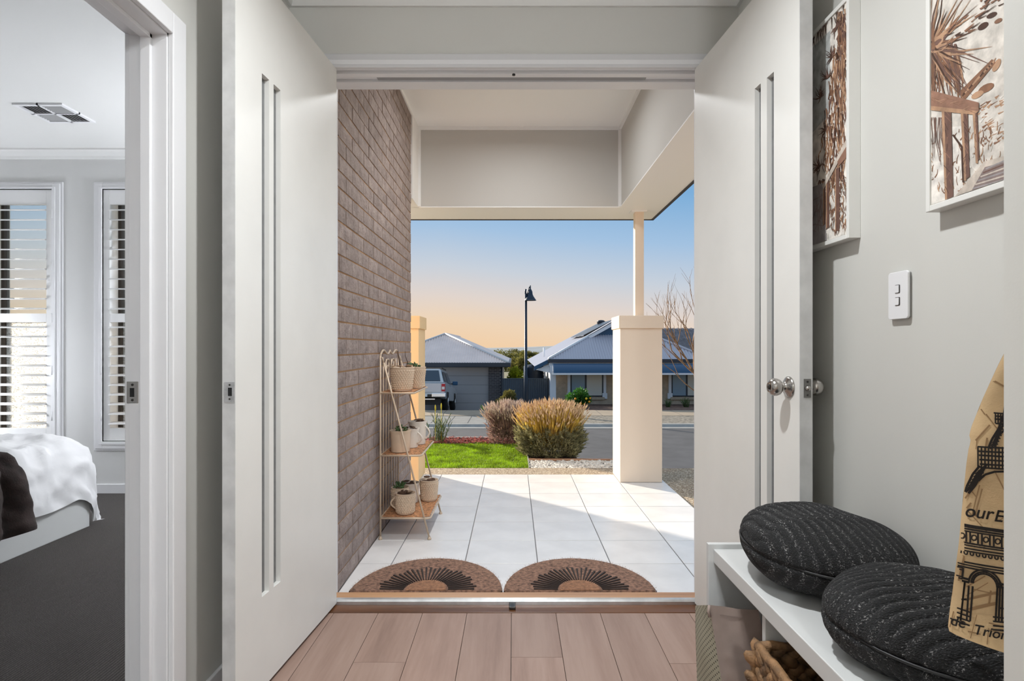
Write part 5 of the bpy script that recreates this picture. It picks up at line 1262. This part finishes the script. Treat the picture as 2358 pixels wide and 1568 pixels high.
def corr_side(mb, X, sgn, y0, y1, ze, pitch, rmax, hip0=True, pit=0.18, d=0.028, mi=0):
    """corrugated side face: eave along y at X, rising towards +x*sgn"""
    n = int((y1-y0)/pit)*4; nn = Vector((-pitch*sgn, 0, 1)).normalized(); vs = []
    for i in range(n+1):
        y = y0+(y1-y0)*i/n; r = max(0.0, min((y-y0) if hip0 else 1e9, rmax)); o = nn*d*(0.5+0.5*math.cos(2*math.pi*i/4))
        vs += [Vector((X, y, ze))+o, Vector((X+sgn*r, y, ze+pitch*r))+o]
    fs = [(2*i, 2*i+1, 2*i+3, 2*i+2) if sgn > 0 else (2*i, 2*i+2, 2*i+3, 2*i+1) for i in range(n)]
    mb.add(vs, fs, mi)
# grey garage on the left
GH = thing('garage_house', 'grey hip roofed garage house across the street on the left', 'house', (-3.78, 30, -2.16))
ex0, ex1, Ye, ze, pt_ = -7.28, -0.278, 29.4, 0.355, 0.425
mb = MB(); corr(mb, ex0, ex1, Ye, ze, pt_, 3.5); rf = mb.build('roof_front', m_roofg, GH)
mb = MB(); corr_side(mb, ex1, -1, Ye, 42, ze, pt_, 3.5); mb.build('roof_side', m_roofg, GH)
mb = MB(); corr_side(mb, ex0, 1, Ye, 42, ze, pt_, 3.5); mb.build('roof_side', m_roofg, GH)
for a in (ex0, ex1): MB().tube([(a, Ye, ze+0.03), (-3.78, Ye+3.5, ze+pt_*3.5+0.04)], 0.06, 6).build('hip_capping', M('pale_capping', (206, 208, 212), 0.45, 0.2), GH)
MB().tube([(-3.78, Ye+3.5, ze+pt_*3.5+0.04), (-3.78, 42, ze+pt_*3.5+0.04)], 0.06, 6).build('ridge_capping', m_roofg, GH)
MB().box(ex0-0.1, ex1+0.1, Ye-0.12, Ye+0.02, ze-0.19, ze+0.02).build('gutter', m_slate, GH, bevel=0.02)
MB().box(ex1, ex1+0.12, Ye, 42, ze-0.16, ze+0.02).build('gutter', m_slate, GH)
MB().box(ex0, ex1, Ye, 30.35, ze-0.21, ze-0.17).build('soffit', m_slate, GH)
MB().box(-7.0, -0.66, 30.3, 41, -2.3, ze-0.17).build('wall', M('garage_wall', (96, 92, 92), 0.8), GH)
m_gpan = M('garage_door_steel', (168, 168, 172), 0.45, 0.15)

gz0, gz1 = -2.14, 0.14
for k in range(5):
    z0_, z1_ = gz0+(gz1-gz0)*k/5, gz0+(gz1-gz0)*(k+1)/5
    MB().box(-6.4, -1.28, 30.24, 30.30, z0_+0.003, z1_-0.003).build('garage_panel', m_gpan, GH, bevel=0.004)
# brick pier, course by course
m_dkb = M('charcoal_brick', (72, 72, 78), 0.85, var=0.2, vs=9)
pr = MB().box(-1.27, -0.66, 30.02, 30.3, -2.2, ze-0.17).build('brick_pier', M('grey_mortar', (172, 170, 170), 0.9), GH)
brk = MB(); k = 0; z = -2.19
while z < 0.10:
    off = -0.12 if k % 2 else 0.0; x = -1.275+off
    while x < -0.66:
        a, c2 = max(x, -1.272), min(x+0.228, -0.657)
        if c2-a > 0.04: brk.box(a, c2, 30.0, 30.03, z, z+0.068)
        x += 0.24
    k += 1; z += 0.086
brk.build('brick', m_dkb, pr, kind='stuff')
MB().tube([(-0.62, 30.1, -2.15), (-0.62, 30.1, 0.15)], 0.045, 8).build('downpipe', m_slate, GH)
# fence and gate
fn = thing('steel_fence', 'dark grey steel fence between the two houses', 'fence', (0.5, 29.6, -2.1))
m_fence = M('charcoal_fence_steel', (86, 98, 110), 0.5, 0.2)
zf1 = P(0, 871, 29.6).z
def fsheet(xa, xb):
    n = int((xb-xa)/0.05)*2; vs = []
    for i in range(n+1):
        x = xa+(xb-xa)*i/n; y = 29.6+(0.018 if (i//2) % 2 else -0.018); vs += [(x, y, -2.15), (x, y, zf1-0.03)]
    MB().add(vs, [(2*i, 2*i+2, 2*i+3, 2*i+1) for i in range(n)]).build('fence_sheet', m_fence, fn)
xg = P(1207, 0, 29.6).x
fsheet(-0.58, xg-0.05); fsheet(xg+0.07, 1.72)
for x in (-0.58, xg-0.02, xg+0.05, 1.72): MB().box(x-0.03, x+0.03, 29.57, 29.63, -2.15, zf1).build('fence_post', m_slate, fn)
MB().box(-0.58, 1.72, 29.57, 29.63, zf1-0.03, zf1).build('fence_rail', m_fence, fn)
tk = thing('water_tank', 'ribbed dark water tank behind the fence', 'water tank', (1.15, 33.5, -2.2))
pf_ = [(0, -2.2)]+[(0.54+0.025*(k % 2), -2.2+0.075*k) for k in range(31)]+[(0.45, 0.14), (0, 0.2)]
MB().lathe(pf_, (1.15, 33.5, 0), 24).build('tank_body', m_slate, tk)
MB().box(0.54, 0.62, 32.6, 32.7, -2.2, 0.10).box(1.66, 1.74, 32.6, 32.7, -2.2, 0.10).build('white_post', m_housew, tk)
# blue-trimmed house on the right
BHs = thing('blue_house', 'cream brick house with navy verandah and grey steel roof', 'house', (5.4, 30, -1.72))
bx0_, bx1_, bYe, bze, bpt = 1.66, 9.26, 28.2, 0.55, 0.52
mb = MB(); corr(mb, bx0_, bx1_, bYe, bze, bpt, 3.8); mb.build('roof_front', m_roofb, BHs)
mb = MB(); corr_side(mb, bx0_, 1, bYe, 44, bze, bpt, 3.8); mb.build('roof_side', m_roofb, BHs)
mb = MB(); corr_side(mb, bx1_, -1, bYe, 44, bze, bpt, 3.8); mb.build('roof_side', m_roofb, BHs)
mb = MB(); corr_side(mb, bx0_-0.66, 1, bYe+0.02, 44, bze-0.66*bpt, bpt, 0.66, hip0=False); mb.build('roof_skirt', m_roofb, BHs)
MB().prism([(bx0_-0.70, bYe-0.05, bze-0.70*bpt+0.04), (bx0_+0.05, bYe-0.05, bze+0.05), (bx0_+0.05, bYe-0.05, bze-0.14), (bx0_-0.70, bYe-0.05, bze-0.70*bpt-0.15)], (0, 0.08, 0)).build('barge_board', m_blue, BHs)
MB().prism([(bx0_-0.60, bYe+0.1, bze-0.70*bpt-0.12), (bx0_+0.25, bYe+0.1, bze-0.12), (bx0_+0.25, bYe+0.1, bze-0.62), (bx0_+0.0, bYe+0.1, bze-0.62)], (0, 0.06, 0)).build('gable_lining', m_housew, BHs)
MB().tube([(bx0_, bYe, bze+0.04), (5.46, bYe+3.8, bze+bpt*3.8+0.05)], 0.07, 6).build('hip_capping', M('white_capping', (220, 226, 234), 0.4, 0.2), BHs)
MB().tube([(bx1_, bYe, bze+0.04), (5.46, bYe+3.8, bze+bpt*3.8+0.05)], 0.07, 6).build('hip_capping', m_roofb, BHs)
# dutch gable at the top of the front hip
gy0 = bYe+2.3; gzb = bze+bpt*2.3
MB().add([(5.46-1.5, gy0, gzb), (5.46+1.5, gy0, gzb), (5.46, gy0, gzb+1.5*bpt+0.02)], [(0, 1, 2)]).build('gablet', m_blue, BHs)
for sg in (-1, 1): MB().prism([(5.46+sg*1.72, gy0-0.25, gzb-0.06), (5.46, gy0-0.25, gzb+1.72*bpt+0.02), (5.46, gy0-0.25, gzb+1.72*bpt-0.18), (5.46+sg*1.72, gy0-0.25, gzb-0.24)], (0, 0.28, 0)).build('gablet_barge', m_housew, BHs)
mb = MB(); MB().add([(5.46-1.75, gy0-0.3, gzb-0.05), (5.46, gy0-0.3, gzb+1.75*bpt+0.06), (5.46, gy0+2, gzb+1.75*bpt+0.06), (5.46-1.75, gy0+2, gzb-0.05)], [(0, 1, 2, 3)]).add([(5.46+1.75, gy0-0.3, gzb-0.05), (5.46, gy0-0.3, gzb+1.75*bpt+0.06), (5.46, gy0+2, gzb+1.75*bpt+0.06), (5.46+1.75, gy0+2, gzb-0.05)], [(3, 2, 1, 0)]).build('gablet_roof', m_roofb, BHs)
MB().box(bx0_-0.05, bx1_+0.05, bYe-0.13, bYe+0.01, bze-0.14, bze+0.03).build('gutter', m_slate, BHs, bevel=0.02)
MB().box(bx0_, bx1_+3, bYe, bYe+0.05, bze-0.30, bze-0.13).build('fascia', m_housew, BHs)
# bullnose verandah
def bull(u, v):
    x = bx0_+0.15+12*u; a = v*math.pi*0.5
    return (x, bYe-0.15-0.75*math.sin(a)*0.9, bze-0.18-0.42*(1-math.cos(a))-0.03*v)
MB().grid(160, 8, lambda u, v: Vector(bull(u, v))+Vector((0, -0.012*math.cos(u*12/0.076*6.283*0.5), 0))).build('bullnose_awning', m_blue, BHs)
MB().prism([Vector(bull(0, v/8)) for v in range(9)]+[Vector((bx0_+0.15, bYe-0.05, bze-0.60))], (0.04, 0, 0)).build('awning_end', m_housew, BHs)
MB().box(bx0_+0.1, bx1_+5, bYe-0.85, bYe-0.78, bze-0.68, bze-0.60).build('verandah_beam', m_housew, BHs)
MB().box(bx0_+0.05, bx0_+0.33, bYe-0.15, bYe+0.12, -1.9, bze-0.3).build('corner_post', m_housew, BHs, bevel=0.02)
m_cream = M('tan_face_brick', (190, 172, 150), 0.9, var=0.06, vs=6, bmp=0.4, bs=14)
MB().box(bx0_+0.2, bx1_+6, 28.9, 29.2, -1.95, bze-0.2).build('front_wall', m_cream, BHs)
MB().box(bx0_+0.2, bx0_+0.4, 29.2, 43, -2.2, bze-0.2).build('side_wall', m_housew, BHs)
def hwin(xa, xb, two):
    a, c2 = P(xa, 0, 28.9).x, P(xb, 0, 28.9).x; zt_, zb0 = P(0, 858, 28.9).z, P(0, 913, 28.9).z; m0 = (a+c2)/2-0.06
    wv_ = MB().box(a, c2, 28.84, 28.91, zb0, zt_).build('window', m_slate, BHs)
    MB().box(a+0.07, m0-0.04, 28.825, 28.845, zb0+0.06, zt_-0.04).build('pane', M('blue_blind_%d' % xa, (140, 166, 186), 0.25), wv_)
    MB().box(m0+0.05, c2-0.07, 28.825, 28.845, zb0+0.06, zt_-0.04).build('pane', M('pale_blind_%d' % xa, (216, 216, 208), 0.25), wv_)
    for xs in (a-0.13, c2+0.0): 
        MB().box(xs, xs+0.13, 28.80, 28.9, zb0-0.10, zt_).box(xs-0.05, xs+0.18, 28.79, 28.9, zb0-0.10, zb0+0.17).build('shutter_trim', m_housew, wv_)
    MB().box(a-0.05, c2+0.05, 28.76, 28.9, zb0-0.14, zb0-0.02).build('window_sill', m_cream, wv_)
hwin(1313, 1389, True); hwin(1545, 1621, True)
# second roof behind, with tiled look
mb = MB(); corr(mb, 2.0, 20.0, 30.5, 0.75, 0.45, 3.2, 0.25, 0.05); mb.build('roof_rear_wing', M('grey_tile_roof', (104, 102, 108), 0.7, var=0.15, vs=3), BHs)
MB().box(7.0, 17.0, 30.35, 30.5, 0.5, 0.78).build('gutter', m_slate, BHs)
# solar panels, whirlybird, vent pipe on the left slope
for k in range(4):
    y = 31.2+k*1.75; r0, r1 = 2.0, 3.6
    pnl = thing('solar_panel', ('solar panel lowest along the hip', 'solar panel second along the hip', 'solar panel third along the hip', 'solar panel furthest back near the roof vent')[k], 'solar panel', (bx0_+r0, y, bze+bpt*r0+0.1), group='solar panels on the blue house roof')
    p4 = [Vector((bx0_+r, yy, bze+bpt*r+0.14)) for r, yy in ((r0, y), (r0, y+1.65), (r1, y+1.65), (r1, y))]
    MB().prism([tuple(p) for p in p4], (-0.02, 0, 0.04)).build('panel', M('solar_black_%d' % k, (20, 22, 30), 0.2), pnl)
wh = P(1384, 748, 36.5)
wb_ = thing('roof_ventilator', 'dark spinning roof vent on the ridge', 'roof vent', tuple(wh-Vector((0, 0, 0.15))))
MB().lathe([(0.12, -0.45), (0.12, 0.0)], wh, 14).build('throat', m_slate, wb_)
MB().lathe([(0.12, 0.0), (0.22, 0.03), (0.26, 0.10), (0.24, 0.18), (0.27, 0.20), (0.16, 0.28), (0, 0.30)], wh, 18).build('turbine', m_slate, wb_)
vp_ = P(1253, 817, 31.5); vpt = thing('vent_pipe', 'thin vent pipe on the blue house roof', 'pipe', tuple(vp_))
MB().tube([vp_-Vector((0, 0, 0.1)), vp_+Vector((0, 0, 0.38))], 0.05, 8).build('pipe', m_housew, vpt)
# ------------------------------------------------------------------ silver utility truck
ut = thing('utility_truck', 'silver dual-cab pickup with canopy parked in front of the garage', 'pickup truck', (-3.76, 24.75, -1.50)); ut.rotation_euler = (R(-5.6), 0, 0)
m_silver = M('silver_paint', (196, 202, 208), 0.25, 0.5); m_glassb = M('tinted_glass', (30, 62, 84), 0.08, 0.0, spec=0.8)
m_tyre = M('tyre', (24, 24, 25), 0.9); m_chrome = M('chrome', (226, 228, 230), 0.12, 1.0); m_tail = M('red_lens', (196, 28, 40), 0.2); m_tailw = M('white_lens', (232, 226, 224), 0.2)
W = 0.90
def lb(name, par=ut, m=m_silver, bevel=0.0, boxes=(), **k):
    mb = MB()
    for b_ in boxes: mb.box(*b_)
    return mb.build(name, m, par, local=True, bevel=bevel)
side = [(0.0, 0.62), (0.0, 1.16), (1.55, 1.16), (1.6, 1.12), (3.55, 1.10), (4.95, 1.02), (5.05, 0.9), (5.05, 0.45), (4.6, 0.42), (1.4, 0.42), (0.5, 0.5)]
MB().prism([(-W, y, z) for y, z in side], (2*W, 0, 0)).build('body', m_silver, ut, local=True, bevel=0.05)
def up(x, y, z): return (x, y, z)
ca = [(-0.84, 0.02, 1.16), (0.84, 0.02, 1.16), (0.84, 3.55, 1.12), (-0.84, 3.55, 1.12), (-0.66, 0.30, 1.76), (0.66, 0.30, 1.76), (0.64, 2.75, 1.78), (-0.64, 2.75, 1.78)]
cb = MB().hexa(ca).build('cabin', m_silver, ut, local=True, bevel=0.05)
def q4(a, b_, c_, d_): return [a, b_, c_, d_]
MB().add([(-0.70, 0.035, 1.235), (0.70, 0.035, 1.235), (0.60, 0.225, 1.69), (-0.60, 0.225, 1.69)], [(0, 1, 2, 3)]).build('rear_glass', m_glassb, cb, local=True)
for sg in (-1, 1):
    MB().add([(sg*0.828, 0.35, 1.24), (sg*0.828, 1.5, 1.24), (sg*0.705, 1.5, 1.67), (sg*0.715, 0.5, 1.66)], [(0, 1, 2, 3)]).build('side_glass', m_glassb, cb, local=True)
    MB().add([(sg*0.832, 1.65, 1.22), (sg*0.832, 3.2, 1.20), (sg*0.705, 2.6, 1.68), (sg*0.705, 1.65, 1.68)], [(0, 1, 2, 3)]).build('side_glass', m_glassb, cb, local=True)
    lb('mirror', m=m_blue, bevel=0.03, boxes=((sg*1.02-0.12, sg*1.02+0.12, 3.0, 3.1, 1.16, 1.34),)); lb('mirror_arm', m=m_black, boxes=((min(sg*0.84, sg*0.95), max(sg*0.84, sg*0.95), 3.02, 3.08, 1.20, 1.25),))
    lb('tail_light', m=m_tail, bevel=0.012, boxes=((sg*0.83-0.075, sg*0.83+0.075, -0.02, 0.08, 0.80, 1.12),)); lb('reverse_lens', m=m_tailw, boxes=((sg*0.83-0.055, sg*0.83+0.055, -0.025, 0.0, 0.88, 1.0),))
    lb('bumper', m=m_chrome, bevel=0.04, boxes=((min(sg*0.36, sg*0.95), max(sg*0.36, sg*0.95), -0.16, 0.06, 0.55, 0.74),))
    for y in (1.05, 4.15):
        wl = MB().lathe([(0, -0.12), (0.20, -0.12), (0.22, -0.10), (0.33, -0.12), (0.37, -0.09), (0.37, 0.09), (0.33, 0.12), (0.22, 0.10), (0.20, 0.12), (0, 0.12)], (sg*0.80, y, 0.37), 24, 'X').build('wheel', m_tyre, ut, local=True)
        MB().lathe([(0, 0.0), (0.19, 0.0), (0.2, 0.012), (0, 0.02)] if sg > 0 else [(0, 0.0), (0.19, 0), (0.2, -0.012), (0, -0.02)], (sg*0.925, y, 0.37), 18, 'X').build('rim', m_chrome, wl, local=True)
lb('tailgate', m=M('tailgate_silver', (206, 204, 208), 0.3, 0.4), bevel=0.015, boxes=((-0.74, 0.74, -0.02, 0.01, 0.76, 1.14),))
lb('bumper_step', m=m_steeldark, bevel=0.01, boxes=((-0.36, 0.36, -0.15, 0.05, 0.56, 0.68),)); lb('number_plate', m=M('plate', (214, 220, 226), 0.4), boxes=((-0.17, 0.19, -0.165, -0.15, 0.58, 0.69),))
lb('tow_bar', m=m_chrome, boxes=((-0.5, 0.5, -0.12, -0.06, 0.46, 0.50),)); lb('underbody', m=m_black, boxes=((-0.7, 0.7, 0.15, 4.6, 0.25, 0.5),))
for sg in (-1, 1): lb('roof_rail', m=m_black, boxes=((sg*0.66-0.02, sg*0.66+0.02, 0.9, 2.3, 1.80, 1.84),))
for sg in (-1, 1): lb('wheel_arch', m=m_black, boxes=((min(sg*0.86, sg*0.908), max(sg*0.86, sg*0.908), 0.66, 1.44, 0.45, 0.80), (min(sg*0.86, sg*0.908), max(sg*0.86, sg*0.908), 3.76, 4.54, 0.45, 0.80)))
